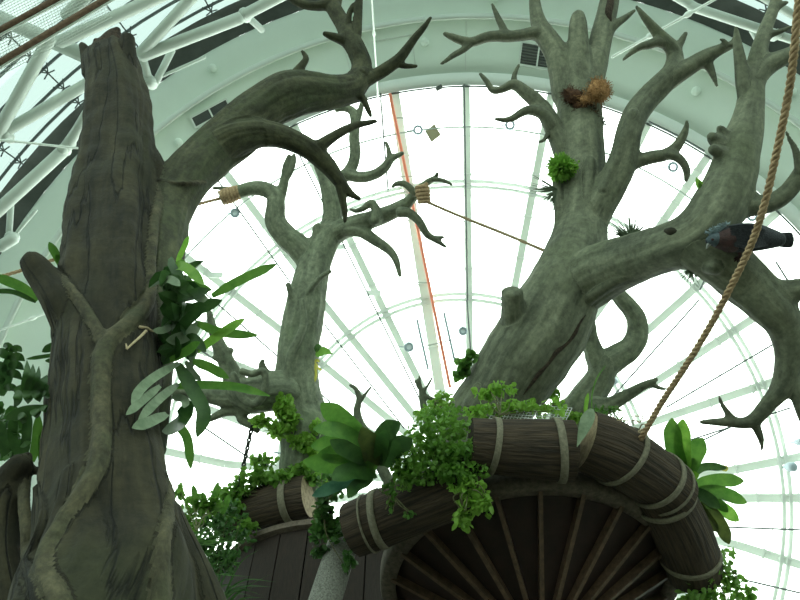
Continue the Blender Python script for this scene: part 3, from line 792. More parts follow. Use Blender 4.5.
# ------------------------------------------------------------------ pale tree behind, left of the middle
b0 = P(303, 470, 11.7)
t2 = Tree('pale_tree', 'slender pale green-grey forked tree left of the middle with mossy foot', .021, (b0.x, b0.y+.75, 8.9), .05)
tk = t2.add('trunk', [(331, 230, 13, 13), (324, 242, 14.5, 12.9), (316, 260, 16, 12.7), (309, 285, 18, 12.5), (304, 312, 20, 12.3), (299, 345, 20.5, 12.1), (297, 380, 21, 11.9), (302, 412, 24, 11.8), (309, 436, 28, 11.7)], extra=[(b0.x, b0.y+.55, 9.4, .42), (b0.x, b0.y+.75, 8.88, .42)], m=M['bark_green'])
b1 = t2.add('branch', [(313, 268, 12), (300, 248, 13), (287, 237, 12), (276, 222, 11), (276, 206, 9.5), (275, 196, 8.5), (267, 190, 8), (256, 188, 7.5), (245, 190, 7), (232, 194, 6.5), (222, 197, 5)], 12.7, 13, tk)
b2 = t2.add('branch', [(328, 236, 11), (333, 215, 10), (331, 195, 9.5), (326, 178, 8), (319, 164, 6), (315, 155, 4.5)], 13, 13.4, tk)
b3 = t2.add('branch', [(328, 186, 7), (343, 177, 6.5), (351, 168, 6), (355, 155, 5.8), (354, 138, 5.5), (355, 121, 5), (352, 111, 4.5), (344, 108, 3.6), (336, 110, 2.5)], 13.2, 13.5, tk)
b4 = t2.add('branch', [(346, 174, 6), (361, 177, 6), (375, 174, 5.4), (385, 167, 5), (391, 159, 4), (403, 153, 2)], 13.2, 13.2, b3)
b5 = t2.add('branch', [(328, 238, 12), (342, 230, 10.5), (356, 224, 9.5), (374, 219, 9), (390, 213, 8), (402, 207, 7.2), (411, 199, 5.5), (418, 191, 4.8), (428, 182, 3.6), (435, 178, 2.8), (437.5, 173, 1.6)], 13, 12, tk)
b6 = t2.add('branch', [(348, 230, 8), (361, 231, 7), (375, 240, 5.6), (389, 250, 4.6), (396, 260, 3.6), (400, 276, 2)], 12.8, 12.3, tk)
for pts, d, par in [([(278, 204, 6), (283, 187, 5.4), (285, 177, 4.6), (286, 166, 3.6), (289, 155, 1.8)], 12.9, b1), ([(286, 178, 4), (291, 170, 3.4), (294, 160, 2.6), (294, 154, 1.6)], 12.9, b1),
    ([(318, 240, 6), (317, 229, 5), (318, 225, 3.5)], 12.8, tk), ([(234, 193, 4), (229, 190, 3.4), (225, 188.5, 2.4), (213, 188, 1.6)], 12.95, b1),
    ([(432, 179, 2.8), (441, 180, 2.4), (447, 182, 2), (452, 185, 1.4)], 11.95, b5), ([(399, 212, 6), (409, 213, 5.2), (419, 221, 4.5), (427, 234, 3.8), (436, 240, 3), (446, 247, 1.5)], 12.1, b5),
    ([(434, 238, 2.6), (440, 237.5, 2), (444, 237, 1.3)], 12.1, b5), ([(415, 194, 4), (409, 187, 3.8), (403, 183.5, 3.2), (396, 184, 2.6), (392, 187, 1.6)], 12.1, b5),
    ([(376, 221, 7), (376, 210, 5), (371, 203, 4), (364, 208, 3.2), (356, 211, 2.4), (350, 209, 1.5)], 12.5, b5), ([(355, 128, 4), (359, 116, 3.2), (362, 104, 2.6), (366, 98, 1.8)], 13.4, b3),
    ([(389, 163, 3.4), (389, 152, 2.6), (386, 142, 1.6)], 13.2, b4)]:
    t2.add('twig', pts, d, d, par)
kn = t2.add('knot', [(298, 396, 18, 11.8), (276, 390, 20, 11.6), (255, 393, 20, 11.5), (240, 390, 16, 11.5), (233, 380, 11, 11.5)], parent=tk, m=M['bark_green'])
for pts, nm in [([(238, 388, 13), (230, 370, 9.5), (222, 352, 8), (216, 338, 6.5), (212, 325, 4.5), (209, 312, 3)], 'branch'), ([(240, 396, 12), (225, 398, 9.5), (211, 396, 8), (197, 394, 6.5), (182, 391, 5), (168, 392, 3)], 'branch'),
    ([(248, 408, 7), (236, 411, 5), (225, 412, 4.6), (216, 416, 4), (205, 422, 2)], 'branch'), ([(246, 408, 6), (241, 418, 5), (250, 424, 4.4), (258, 431, 3)], 'branch'), ([(266, 380, 8), (262, 366, 4), (263, 360, 2)], 'twig'),
    ([(225, 354, 4), (231, 350, 3), (214, 358, 3)], 'twig')]:
    t2.add(nm, pts, 11.5, 11.4, kn if nm == 'twig' else tk, M['bark_green'])
for pts, d0, d1 in [([(302, 300, 3), (304, 322, 3.8), (299, 338, 4), (291, 353, 4), (287, 374, 4), (284, 392, 4), (283, 410, 4)], 11.9, 11.35), ([(288, 284, 2.8), (292, 296, 3), (302, 303, 3.4), (310, 290, 3), (320, 278, 2.8), (330, 271, 2.4)], 12.1, 12.1),
    ([(233, 374, 4), (237, 384, 4.2), (244, 398, 4.4), (254, 404, 4.4), (262, 396, 4.2), (266, 382, 4), (263, 371, 3.6), (252, 374, 3.6), (241, 371, 3.6)], 11.2, 11.15)]:
    t2.add('climbing_root', pts, d0, d1, tk, M['bark_green'])
t2.finish(M['bark_green'], None, 3)

# ------------------------------------------------------------------ big tree on the right
b0 = P(470, 445, 9.1)
t3 = Tree('grey_tree', 'huge smooth grey tree leaning right from behind the log rim, with antler-like branches', .02, (b0.x+.25, 7.1, 6.75), .035, 30)
tk = t3.add('trunk', [(577, 85, 22, 11.0), (579, 110, 22.5, 10.8), (580.5, 140, 22.5, 10.5), (582, 172, 23, 10.3), (582, 205, 23, 10.0), (580, 235, 27, 9.8), (573, 264, 32, 9.5), (561, 294, 37, 9.3), (545, 326, 42, 9.2), (523, 360, 42, 9.1), (501, 395, 39, 9.1), (479, 430, 38, 9.1)],
            extra=[(b0.x+.06, b0.y+.2, b0.z-.35, .53), (b0.x+.1, b0.y+.45, b0.z-.8, .55), (b0.x+.2, 6.95, 7.1, .6), (b0.x+.25, 7.1, 6.75, .65)], m=M['bark_grey'])
up = t3.add('branch', [(585, 95, 16), (593, 70, 14), (599, 48, 12), (604, 26, 11), (609, 4, 10), (612, -20, 9)], 10.9, 11.6, tk)
bl = t3.add('branch', [(568, 96, 16), (562, 70, 13.5), (556, 52, 12), (547, 38, 11), (540, 26, 9), (536, 12, 7), (534, -4, 5.5), (532, -18, 4)], 10.9, 11.6, tk)
la = t3.add('branch', [(547, 38, 9), (535, 33, 7.2), (523, 35, 6.2), (508, 36.5, 6), (497, 36, 5.8), (485, 37.5, 5.4), (472, 42, 5), (460, 40, 4.6), (451, 36.5, 3.6), (444, 33.5, 2)], 11.2, 11.2, bl)
t3.add('stub', [(580, 90, 14), (579, 62, 12), (578.5, 38, 10.5), (578, 20, 8.5), (578.5, 14, 5)], 10.8, 11.2, tk, label='broken upright stub')
ll = t3.add('branch', [(566, 152, 13), (556, 132, 10), (547, 114, 9), (537, 102, 8), (526, 93, 7), (514, 84.5, 5.5), (503, 89, 4), (493, 90.5, 3.4), (487, 82, 3), (480, 73.5, 1.8)], 10.4, 10.7, tk)
r1 = t3.add('branch', [(586, 232, 18, 9.8), (598, 208, 17, 9.8), (611, 186, 16, 9.8), (621, 166, 15, 9.8), (626, 148, 13.5, 9.8), (629, 133, 13, 9.8), (636, 114, 13, 9.9), (648, 98, 12.5, 10), (660, 86, 12, 10), (672, 72, 10.5, 10), (675, 58, 8.5, 10.1), (672, 48, 7.6, 10.1), (662, 38, 6.6, 10.1), (650, 24, 4.6, 10.1), (642, 14, 3, 10.1), (636, 6, 1.6, 10.1)], parent=tk)
r2 = t3.add('branch', [(667, 81, 11), (678, 74, 10), (691, 66, 9), (705, 57, 8), (719, 50, 6), (729, 46, 4.4), (736, 43, 3)], 10, 9.7, r1)
lm = t3.add('branch', [(552, 312, 20, 9.3), (566, 296, 27, 9.3), (588, 280, 30, 9.15), (612, 267, 28, 8.85), (642, 256, 25, 8.4), (675, 245, 25, 7.9), (700, 234, 28, 7.7), (718, 208, 27, 7.7), (731, 178, 24, 7.8), (738, 152, 21, 7.9), (746, 128, 17, 8.0), (751, 102, 13, 8.1), (754, 76, 11, 8.2), (759, 50, 8.6, 8.3), (765, 30, 7, 8.4), (772, 12, 6, 8.5), (778, -8, 4.6, 8.6)], parent=tk)
lw = t3.add('branch', [(700, 246, 27, 7.7), (722, 262, 26, 7.7), (745, 282, 25, 7.7), (768, 304, 22, 7.6), (784, 324, 18.5, 7.6), (790, 346, 16, 7.6), (788, 368, 13, 7.6), (780, 390, 10.5, 7.6), (768, 404, 8.4, 7.6), (756, 418, 7.4, 7.6), (744, 423, 6, 7.6), (727, 422, 5, 7.6), (713, 422, 3.6, 7.6), (700, 422, 2, 7.6)], parent=tk)
for pts, d0, d1, par, nm in [
    ([(470, 44, 4), (463, 50, 3.4), (454, 55, 3), (447, 60, 2.3), (441, 64, 1.6)], 11.2, 11.1, la, 'twig'), ([(506, 36, 5), (503, 28, 4), (499, 20, 3.4), (495, 11, 2.4), (492, 4, 1.5)], 11.2, 11.3, la, 'twig'),
    ([(516, 86, 4), (514, 78, 3), (516, 71, 2.3), (519, 65, 1.6)], 10.7, 10.8, ll, 'twig'), ([(551, 126, 8), (543, 114, 6.5), (530, 110, 5.2), (521, 113, 4.3), (513, 118, 3.6), (505, 120, 2.8), (495, 119, 1.6)], 10.4, 10.3, ll, 'branch'),
    ([(551, 128, 4), (548, 134, 3), (544, 140, 2), (539, 142, 1.5)], 10.4, 10.3, ll, 'twig'), ([(607, 32, 6), (616, 24, 4.6), (625, 18, 3.4), (635, 10, 1.6)], 11.2, 11.2, up, 'twig'),
    ([(671, 46, 6), (658, 42, 5.2), (648, 45, 4.6), (640, 47, 3.8), (631, 53, 2.6), (623, 60, 1.5)], 10.1, 10, r1, 'twig'), ([(675, 60, 6), (678, 48, 4.4), (682, 40, 3.5), (686, 33, 2.2)], 10.1, 10.1, r1, 'twig'),
    ([(704, 58, 6), (709, 66, 4.8), (713, 75, 3.2), (717, 86, 1.5)], 9.9, 9.8, r2, 'twig'), ([(731, 46, 3.4), (735, 38, 2.6), (736, 27, 1.7)], 9.7, 9.7, r2, 'twig'), ([(728, 46, 3), (724, 41, 2.2), (720, 39, 1.4)], 9.7, 9.7, r2, 'twig'),
    ([(620, 168, 9), (638, 161, 7.4), (652, 157, 7), (664, 155, 6.6), (675, 148, 5.8), (682, 138, 4.6), (686, 128, 3), (687, 121, 1.6)], 9.8, 9.6, r1, 'branch'), ([(668, 154, 5.5), (677, 157, 5), (684, 164, 4.3), (687, 173, 3.6), (686, 181, 2)], 9.65, 9.6, r1, 'twig'),
    ([(755, 82, 10, 8.15), (763, 70, 10.5, 8.2), (776, 61, 9.5, 8.2), (790, 55, 8.5, 8.2), (806, 47, 8, 8.2), (830, 34, 7, 8.2)], 0, 0, lm, 'branch'), ([(747, 104, 8), (743, 84, 7.6), (741, 66, 6.6), (738, 48, 5), (736, 30, 2.5)], 8.1, 8.2, lm, 'branch'),
    ([(764, 36, 5), (772, 34, 3.8), (781, 31, 2.8), (793, 26, 1.4)], 8.35, 8.3, lm, 'twig'), ([(771, 14, 4.6), (778, 7, 3.6), (787, 2, 2.2)], 8.5, 8.5, lm, 'twig'),
    ([(738, 150, 12), (724, 145, 9), (715, 140, 7.4), (711, 136, 5)], 7.9, 7.75, lm, 'stub'), ([(737, 146, 9), (727, 138, 6.6), (722, 131, 5), (719, 128, 3.4)], 7.9, 7.8, lm, 'stub'), ([(733, 158, 10), (720, 153, 7), (712, 149, 5.4)], 7.8, 7.7, lm, 'stub'),
    ([(722, 214, 16), (738, 208, 12.5), (754, 206, 11), (772, 202, 10), (786, 193, 9), (798, 178, 8.4), (810, 160, 7.5), (826, 140, 6)], 7.7, 7.5, lm, 'branch'), ([(800, 172, 5), (796, 152, 3.6), (790, 140, 2.4), (786, 132, 1.4)], 7.5, 7.5, lm, 'twig'),
    ([(766, 296, 16), (786, 292, 12.5), (806, 288, 11), (835, 282, 9)], 7.6, 7.4, lw, 'branch'), ([(788, 350, 11), (792, 374, 8.6), (797, 395, 7), (803, 416, 5.4), (812, 440, 3.5)], 7.6, 7.5, lw, 'branch'),
    ([(742, 424, 4.8), (733, 419, 4), (727, 412, 3.2), (722, 404, 2.4), (719, 396, 1.4)], 7.6, 7.6, lw, 'twig'), ([(753, 420, 5.4), (757, 429, 4.2), (760, 436, 3.6), (762, 446, 2), (761, 450, 1.3)], 7.6, 7.6, lw, 'twig'),
    ([(514, 330, 14, 9.0), (513, 310, 12, 8.85), (512.5, 296, 11.5, 8.8), (512.5, 289, 11.5, 8.76)], 0, 0, tk, 'stub')]:
    t3.add(nm, pts, d0, d1, par, flat=(nm == 'stub' and pts[0][1] > 300))
for pts, d0, d1 in [([(590, 160, 6), (586, 200, 7), (580, 245, 8), (566, 285, 8), (540, 330, 9), (510, 376, 9), (488, 420, 9)], 9.95, 8.62), ([(556, 170, 5), (560, 220, 6), (553, 262, 7), (528, 312, 8), (500, 360, 9), (470, 408, 9)], 10.05, 8.72), ([(580, 305, 7), (612, 282, 7), (650, 268, 7), (690, 262, 8), (716, 268, 8)], 9.0, 7.42),
    ([(633, 112, 5), (622, 140, 5), (616, 160, 5), (603, 190, 5)], 9.72, 9.62)]:
    t3.add('bark_ridge', pts, d0, d1, tk)
ob3 = t3.finish(M['bark_grey'], None, 4)
from mathutils.bvhtree import BVHTree
def skin(objs, root):
    V = []; Fs = []
    for o in objs.values():
        if o is None: continue
        n = len(V); V += [v.co+root.location for v in o.data.vertices]; Fs += [[i+n for i in f.vertices] for f in o.data.polygons]
    b = BVHTree.FromPolygons(V, Fs)
    def hit(px, py, fall):
        d = ray(px, py); h = b.ray_cast(CAM, d.normalized()); return (h[3]/d.length) if h[0] is not None else fall
    return hit
hit3 = skin(ob3, t3.root)
# the long dark fissure down the leaning trunk, and the hollow near the top
mb = MB(); q = [(586, 314), (579, 324), (574, 334), (565, 345), (556, 352), (549, 362), (540, 372), (531, 384), (522, 396)]
pts = [P(x, y, hit3(x, y, 9)+.012) for x, y in q]; tube(mb, pts, [.008, .022, .034, .026, .038, .028, .034, .024, .010], 8, 4); mb.build('fissure', M['rotten'], ob3[0])
mb = MB(); q = [(611, 22), (608.5, 14), (610, 5), (611, -4)]
pts = [P(x, y, hit3(x, y, 11)+.02) for x, y in q]; tube(mb, pts, [.02, .06, .065, .04], 8, 4); mb.build('hollow', M['rotten'], ob3[1])
mb = MB(); q = [(666, 231), (672, 232), (678, 232)]
pts = [P(x, y, hit3(x, y, 8)+.03) for x, y in q]; tube(mb, pts, [.03, .055, .03], 8, 4); mb.build('bark_scar', M['bark_dark'], ob3[0])

# ------------------------------------------------------------------ smaller crooked tree behind it
b0 = P(575, 425, 10.4)
t4 = Tree('crooked_tree', 'small crooked grey tree looping up behind the big leaning trunk', .02, (b0.x, 8.2, 6.75), .06)
tk = t4.add('trunk', [(604, 366, 13), (599, 380, 14.5), (589, 394, 16), (576, 412, 17), (566, 430, 18)], 10.3, 10.3, extra=[(b0.x-.1, 8.1, 7.8, .3), (b0.x, 8.2, 6.75, .35)], m=M['bark_green'])
t4.add('branch', [(598, 382, 14), (606, 366, 14), (618, 357, 13), (630, 349, 12), (637, 336, 11), (637, 321, 10), (631, 309, 9), (622, 299, 8.4), (615, 290, 7), (610, 280, 5)], 10.3, 10.6, tk)
t4.add('branch', [(602, 372, 12), (595, 354, 10), (590, 338, 8.5), (588, 322, 7), (585, 308, 5)], 10.3, 10.5, tk)
bq = t4.add('branch', [(596, 408, 12), (607, 406, 9), (618, 400, 7), (632, 392, 5.6), (645, 385, 4.2), (657, 379, 2)], 10.0, 9.8, tk)
t4.add('twig', [(643, 386, 3.6), (652, 385, 3), (660, 388, 2.2), (667, 389, 1.3)], 9.85, 9.8, bq)
t4.finish(M['bark_green'], None, 3)
# small bare saplings
def sapling(label, base, trunk, twigs, d):
    t = Tree('bare_sapling', label, .018, base, .03)
    tk = t.add('trunk', trunk, d, d, extra=[(base[0], base[1], base[2]+.6, .07), (base[0], base[1], base[2], .08)])
    for q in twigs: t.add('twig', q, d, d, tk)
    t.finish(M['bark_green'], None, 2)
c = P(372, 500, 8.6)
sapling('bare hooked sapling above the broad-leaved plant', (c.x+.45, c.y+.2, 6.75), [(350, 385, 1.8), (356, 389, 2.4), (359, 399, 3.2), (357, 411, 4), (360, 424, 5.2), (368, 440, 6)], [[(358, 405, 2.4), (364, 396, 2), (371, 387, 1.3)]], 8.6)
c = P(426, 480, 8.5)
sapling('tiny three-pronged bare sapling left of the big leaning trunk', (c.x+.3, c.y+.2, 6.75), [(421, 390, 2.6), (422, 398, 3.4), (424, 408, 4), (428, 424, 4.4)], [[(422, 392, 2.6), (418, 386, 2), (415, 380, 1.3)], [(421, 392, 2.4), (420, 383, 1.8), (419, 376, 1.2)], [(423, 392, 2.2), (428, 385, 1.7), (432, 378, 1.2)], [(423, 394, 2.4), (430, 398, 2.4), (437, 401, 2.2)]], 8.5)
# ------------------------------------------------------------------ funnel-shaped planter deck
DC = Vector((1.49, 7.0, 6.6)); DR = 1.7
dk = thing('planter_deck', 'round wooden planter deck seen from beneath, dark panels between radiating ribs', 'planter', (DC.x, DC.y, 0))
def ringp(r, a, z): return Vector((DC.x+r*math.cos(a), DC.y+r*math.sin(a), z))
N = 96
mb = MB(); prof = [(DR-.16, 6.56), (DR, 6.56), (DR+.02, 6.64), (DR+.02, 6.78), (DR-.16, 6.78)]
for i in range(N):
    for r, z in prof: mb.add([ringp(r, 2*PI*i/N, z)], [])
k = len(prof); mb.f = [(i*k+a, ((i+1) % N)*k+a, ((i+1) % N)*k+(a+1) % k, i*k+(a+1) % k) for i in range(N) for a in range(k)]
mb.build('rim_board', M['board'], dk)
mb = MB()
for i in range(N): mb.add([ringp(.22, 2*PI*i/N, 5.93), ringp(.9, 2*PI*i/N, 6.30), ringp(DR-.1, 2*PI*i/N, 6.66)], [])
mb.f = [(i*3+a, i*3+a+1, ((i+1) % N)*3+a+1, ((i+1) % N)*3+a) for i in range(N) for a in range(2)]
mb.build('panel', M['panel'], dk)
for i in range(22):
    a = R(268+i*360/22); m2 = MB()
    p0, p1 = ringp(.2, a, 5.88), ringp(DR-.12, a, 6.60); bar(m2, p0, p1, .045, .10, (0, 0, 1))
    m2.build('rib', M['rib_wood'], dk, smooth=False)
mb = MB(); mb.add([DC+Vector((0, 0, .14))]+[ringp(DR-.05, 2*PI*i/N, 6.74) for i in range(N)], [(0, 1+i, 1+(i+1) % N) for i in range(N)]); mb.build('soil', M['soil'], dk)
mb = MB(); tube(mb, [(DC.x, DC.y, 0), (DC.x, DC.y, 3), (DC.x, DC.y, 5.98)], [.4, .3, .26], 20); mb.build('pillar', M['board'], dk)

# plank drum behind on the left
DD = Vector((-1.18, 10.5, 8.86)); RR = 1.88
dr = thing('plank_drum', 'tall drum of dark vertical planks below the left log', 'planter', (DD.x, DD.y, 0))
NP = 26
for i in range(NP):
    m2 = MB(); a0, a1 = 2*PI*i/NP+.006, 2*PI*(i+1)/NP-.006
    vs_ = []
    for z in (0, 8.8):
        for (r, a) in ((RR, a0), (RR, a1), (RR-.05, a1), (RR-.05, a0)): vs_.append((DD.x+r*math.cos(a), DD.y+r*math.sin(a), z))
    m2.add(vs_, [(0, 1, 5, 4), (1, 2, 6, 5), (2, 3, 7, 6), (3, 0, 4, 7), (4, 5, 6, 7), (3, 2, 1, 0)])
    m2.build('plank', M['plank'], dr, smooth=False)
mb = MB(); prof = [(RR-.1, 8.78), (RR+.10, 8.78), (RR+.10, 8.88), (RR-.1, 8.88)]
for i in range(N):
    for r, z in prof: mb.add([(DD.x+r*math.cos(2*PI*i/N), DD.y+r*math.sin(2*PI*i/N), z)], [])
mb.f = [(i*4+a, ((i+1) % N)*4+a, ((i+1) % N)*4+(a+1) % 4, i*4+(a+1) % 4) for i in range(N) for a in range(4)]
mb.build('ledge', M['ledge'], dr, smooth=False)
mb = MB(); mb.add([DD+Vector((0, 0, .06))]+[(DD.x+RR*math.cos(2*PI*i/N), DD.y+RR*math.sin(2*PI*i/N), 8.87) for i in range(N)], [(0, 1+i, 1+(i+1) % N) for i in range(N)]); mb.build('soil', M['soil'], dr)

# slanting post wrapped in wire mesh
a, b = P(344, 540, 7.75), P(324, 604, 7.1); e = b+(b-a)*(b.z/max(.1, a.z-b.z))
mb = MB(); tube(mb, [a, b, b.lerp(e, .5), e], [.17, .17, .18, .2], 16, 3)
tag(mb.build('mesh_post', M['mesh_post'], loc=(e.x, e.y, 0)), 'pale slanting post wrapped in fine mesh below the left end of the rim', 'post')

# ------------------------------------------------------------------ logs on the rim
def log(label, px, bands, d, ends=(True, True), scar=None, seg=28):
    """px: (x, y, r_px); bands: (t along, width m, thickness)"""
    q = np.array([(*P(x, y, dd), r*.93*dd/F) for (x, y, r), dd in zip(px, d)]); q = catmull(q, 8)
    c, r = q[:, :3], q[:, 3]; k = len(c)
    t = thing('log', label, 'log', tuple(c[k//2]-np.array([0, 0, r[k//2]])), 'strapped logs')
    sd = random.random()*50
    lob = lambda a, l: .035*noise.noise((math.cos(a)*2+sd, math.sin(a)*2, l*1.5))+.02*noise.noise((math.cos(a)*7+sd, math.sin(a)*7, l*1.2))
    m2 = MB(); v, f, bk = tube_arrays(c, r, seg, False, lob); m2.add(v, f[:-2], bk); m2.build('bark', M['log'], t)
    tt, nn, bb = frames(c)
    for (i, sgn) in ((0, -1), (k-1, 1)):
        m2 = MB(); V = [c[i]+sgn*tt[i]*r[i]*.03]
        for rr in (.55, .97): V += [c[i]+sgn*tt[i]*(.02 if rr < .9 else -.02)*r[i]+(nn[i]*math.cos(2*PI*j/seg)+bb[i]*math.sin(2*PI*j/seg))*r[i]*rr for j in range(seg)]
        fs = [(0, 1+j, 1+(j+1) % seg) for j in range(seg)]+[(1+j, 1+seg+j, 1+seg+(j+1) % seg, 1+(j+1) % seg) for j in range(seg)]
        m2.add(V, fs); m2.build('cut_end', M['log_end'] if ends[0 if i == 0 else 1] else M['rotten'], t)
    L = np.concatenate([[0], np.cumsum(np.linalg.norm(np.diff(c, axis=0), axis=1))])
    for (u, wd, tilt) in bands:
        s = u*L[-1]; p = np.array([np.interp(s, L, c[:, j]) for j in range(3)]); rb = np.interp(s, L, r)
        i = int(np.argmin(abs(L-s))); T, Nn, Bb = tt[i], nn[i], bb[i]
        m2 = MB(); n_ = 40; V = []
        for j in range(n_):
            a_ = 2*PI*j/n_; e_ = Nn*math.cos(a_)+Bb*math.sin(a_); sh = T*tilt*rb*math.cos(a_)
            for (o, h) in ((-.5, 1.0), (-.5, 1.065), (.5, 1.065), (.5, 1.0)): V.append(p+T*o*wd+e_*rb*h+sh)
        m2.add(V, [(j*4+x, ((j+1) % n_)*4+x, ((j+1) % n_)*4+(x+1) % 4, j*4+(x+1) % 4) for j in range(n_) for x in range(4)])
        m2.build('strap', M['strap'], t)
    if scar:
        for (u, ang, ln, wd) in scar:
            s = u*L[-1]; i = int(np.argmin(abs(L-s))); V = []; nx = 8
            for xx in range(nx+1):
                x_ = (xx/nx-.5); hw = wd*(1-abs(2*x_)**1.6)*.5+.01
                for a_ in (ang-hw, ang, ang+hw):
                    ii = max(0, min(k-1, int(round(np.interp(s+x_*ln, L, np.arange(k)))))); p = np.array([np.interp(s+x_*ln, L, c[:, j]) for j in range(3)])
                    V.append(p+(nn[ii]*math.cos(a_)+bb[ii]*math.sin(a_))*r[ii]*1.04)
            m2 = MB(); m2.add(V, [(a*3+j, a*3+j+1, a*3+j+4, a*3+j+3) for a in range(nx) for j in range(2)]); m2.build('bare_patch', M['log_end'], t)
    return t
log('thick dark log with two pale straps lying level in the middle of the rim', [(470, 444, 28), (500, 447, 30), (540, 449, 32), (572, 451, 33)], [(.22, .06, .12), (.87, .075, -.12)], [7.0, 7.0, 7.0, 7.0], (False, False))
log('dark curved log with two straps sloping away to the right along the rim', [(584, 440, 33), (607, 449, 34), (632, 463, 33), (655, 479, 32), (672, 494, 31)], [(.34, .055, .2), (.76, .06, .1), (.9, .025, .05)], [7.05, 7.05, 7.1, 7.2, 7.3], (True, True))
log('steep dark log with two straps at the right end of the rim', [(655, 484, 30), (668, 504, 31), (680, 529, 31), (690, 556, 30), (694, 572, 29)], [(.16, .06, .1), (.80, .06, .1)], [7.26, 7.35, 7.5, 7.65, 7.75], (True, False))
log('dark log half buried under the creepers at the left end of the rim', [(353, 530, 29), (392, 514, 30), (440, 495, 31), (482, 478, 31)], [(.22, .075, .15), (.13, .02, .1)], [7.35, 7.25, 7.1, 7.02], (True, False))
log('separate back log with a pale sawn end, above the plank drum', [(226, 522, 22), (262, 508, 23), (290, 500, 23), (309, 496, 23)], [(.78, .11, .05)], [11.25, 11.1, 11.0, 10.95], (False, True))

# wire mesh behind the middle log
mb = MB()
mA, mB_, mC, mD = (486, 424), (562, 428), (572, 408), (498, 402)
def mq(u, v, dd=.06): 
    x = (mA[0]*(1-u)+mB_[0]*u)*(1-v)+(mD[0]*(1-u)+mC[0]*u)*v; y = (mA[1]*(1-u)+mB_[1]*u)*(1-v)+(mD[1]*(1-u)+mC[1]*u)*v
    return P(x, y, 7.35+.55*v+dd*math.sin(u*9))
for i in range(23): tube(mb, [mq(i/22+.05*0, j/4) for j in range(5)], .0055, 4)
for j in range(9): tube(mb, [mq(i/16, j/8) for i in range(17)], .005, 4)
tag(mb.build('wire_mesh', M['steel'], loc=P(525, 420, 7.4)), 'strip of grey wire mesh behind the middle log at the foot of the big tree', 'wire mesh')

# fallen pale leaf and crossing sheath between the logs
t = thing('dry_leaf', 'large pale dried leaf wedged in the gap between two logs', 'leaf', P(577, 450, 6.62))
pleaf(t, 'blade', [(592, 409), (586, 424), (577, 447)], 6.85, 6.68, 13, M['lf_pale'], 'oval', .3, tilt=.2)

# ------------------------------------------------------------------ plants
# strap-leaved plant growing on the big dark trunk
ep = thing('epiphyte', 'strap-leaved plant with silvery dead leaves growing on the right side of the dark trunk', 'plant', P(172, 345, 3.75))
mb = MB()
for i in range(40): small_leaf(mb, P(random.gauss(178, 7), random.uniform(268, 360), 3.75+random.gauss(0, .08)), .13, wide=.7)
mb.build('foliage', M['lf_dark'], ep, smooth=False)
LF = [([(177, 262), (184, 248), (189, 236)], 5.5, 'lf_bright'), ([(212, 296), (243, 279), (277, 264)], 9.5, 'lf_mid'), ([(160, 283), (170, 280), (180, 286)], 8, 'lf_pale'), ([(172, 266), (186, 268), (204, 285)], 10, 'lf_bright'),
      ([(174, 266), (180, 284), (196, 298)], 12, 'lf_dark'), ([(166, 318), (192, 310), (222, 300)], 13, 'lf_dark'), ([(168, 300), (188, 296), (210, 290)], 11, 'lf_dark'), ([(170, 345), (186, 322), (206, 306)], 11, 'lf_dark'),
      ([(194, 298), (200, 297), (208, 298)], 9, 'lf_pale'), ([(170, 319), (180, 314), (192, 311)], 4.5, 'lf_pale'), ([(200, 323), (184, 336), (166, 340)], 12, 'lf_pale'), ([(172, 326), (163, 330), (153, 330)], 7, 'lf_pale'),
      ([(195, 322), (222, 332), (258, 335)], 9, 'lf_mid'), ([(198, 351), (220, 335), (245, 319)], 9, 'lf_bright'), ([(179, 363), (156, 376), (140, 390), (132, 406)], 8, 'lf_pale'), ([(160, 386), (142, 401), (126, 415)], 7, 'lf_pale'),
      ([(178, 384), (158, 400), (138, 421)], 8, 'lf_pale'), ([(167, 414), (150, 422), (132, 428)], 8.5, 'lf_pale'), ([(191, 401), (180, 420), (162, 431)], 15, 'lf_dark'), ([(177, 364), (190, 386), (203, 412), (197, 437)], 14, 'lf_dark'),
      ([(175, 422), (187, 438), (191, 469)], 9, 'lf_mid'), ([(172, 387), (198, 385), (236, 387), (270, 396)], 8.5, 'lf_mid'), ([(193, 361), (210, 367), (229, 378)], 9.5, 'lf_mid'), ([(186, 361), (193, 372), (201, 381)], 6, 'lf_pale'),
      ([(200, 345), (193, 356), (193, 367)], 6, 'lf_pale'), ([(180, 340), (188, 350), (194, 356)], 12, 'lf_dark'), ([(184, 350), (192, 338), (206, 352)], 10, 'lf_dark'), ([(170, 360), (186, 352), (200, 342)], 9, 'lf_mid'), ([(172, 396), (184, 400), (184, 408)], 8, 'lf_pale'),
      ([(173, 275), (180, 262), (186, 262)], 4, 'lf_mid'), ([(170, 258), (174, 268), (184, 283)], 8, 'lf_dark'), ([(172, 300), (186, 285), (212, 290)], 10, 'lf_mid')]
for px, wd, m in LF: pleaf(ep, 'leaf', px, 3.72, 3.6+random.uniform(-.15, .2), wd, M[m], label='silvery withered leaf' if m == 'lf_pale' else None, dfun=lambda x, y, d: min(d, surf1(x, y, 0)-.12) if x < 168 else d)
t = thing('leaf_tuft', 'small pointed leaves peeping out on the left side of the dark trunk above the stub', 'plant', P(63, 270, 4.35))
for px in ([(66, 272), (57, 256), (49, 242)], [(70, 276), (62, 262), (56, 254)]): pleaf(t, 'leaf', px, 4.35, 4.3, 8, M['lf_mid'])
t = thing('leaf_tuft', 'single long green leaf at the left edge beside the broken stub', 'plant', P(34, 296, 4.0))
pleaf(t, 'leaf', [(38, 300), (20, 286), (-8, 275)], 4.0, 4.0, 10, M['lf_mid']); pleaf(t, 'leaf', [(36, 302), (14, 292), (-8, 291)], 4.0, 3.9, 5, M['lf_dark'])
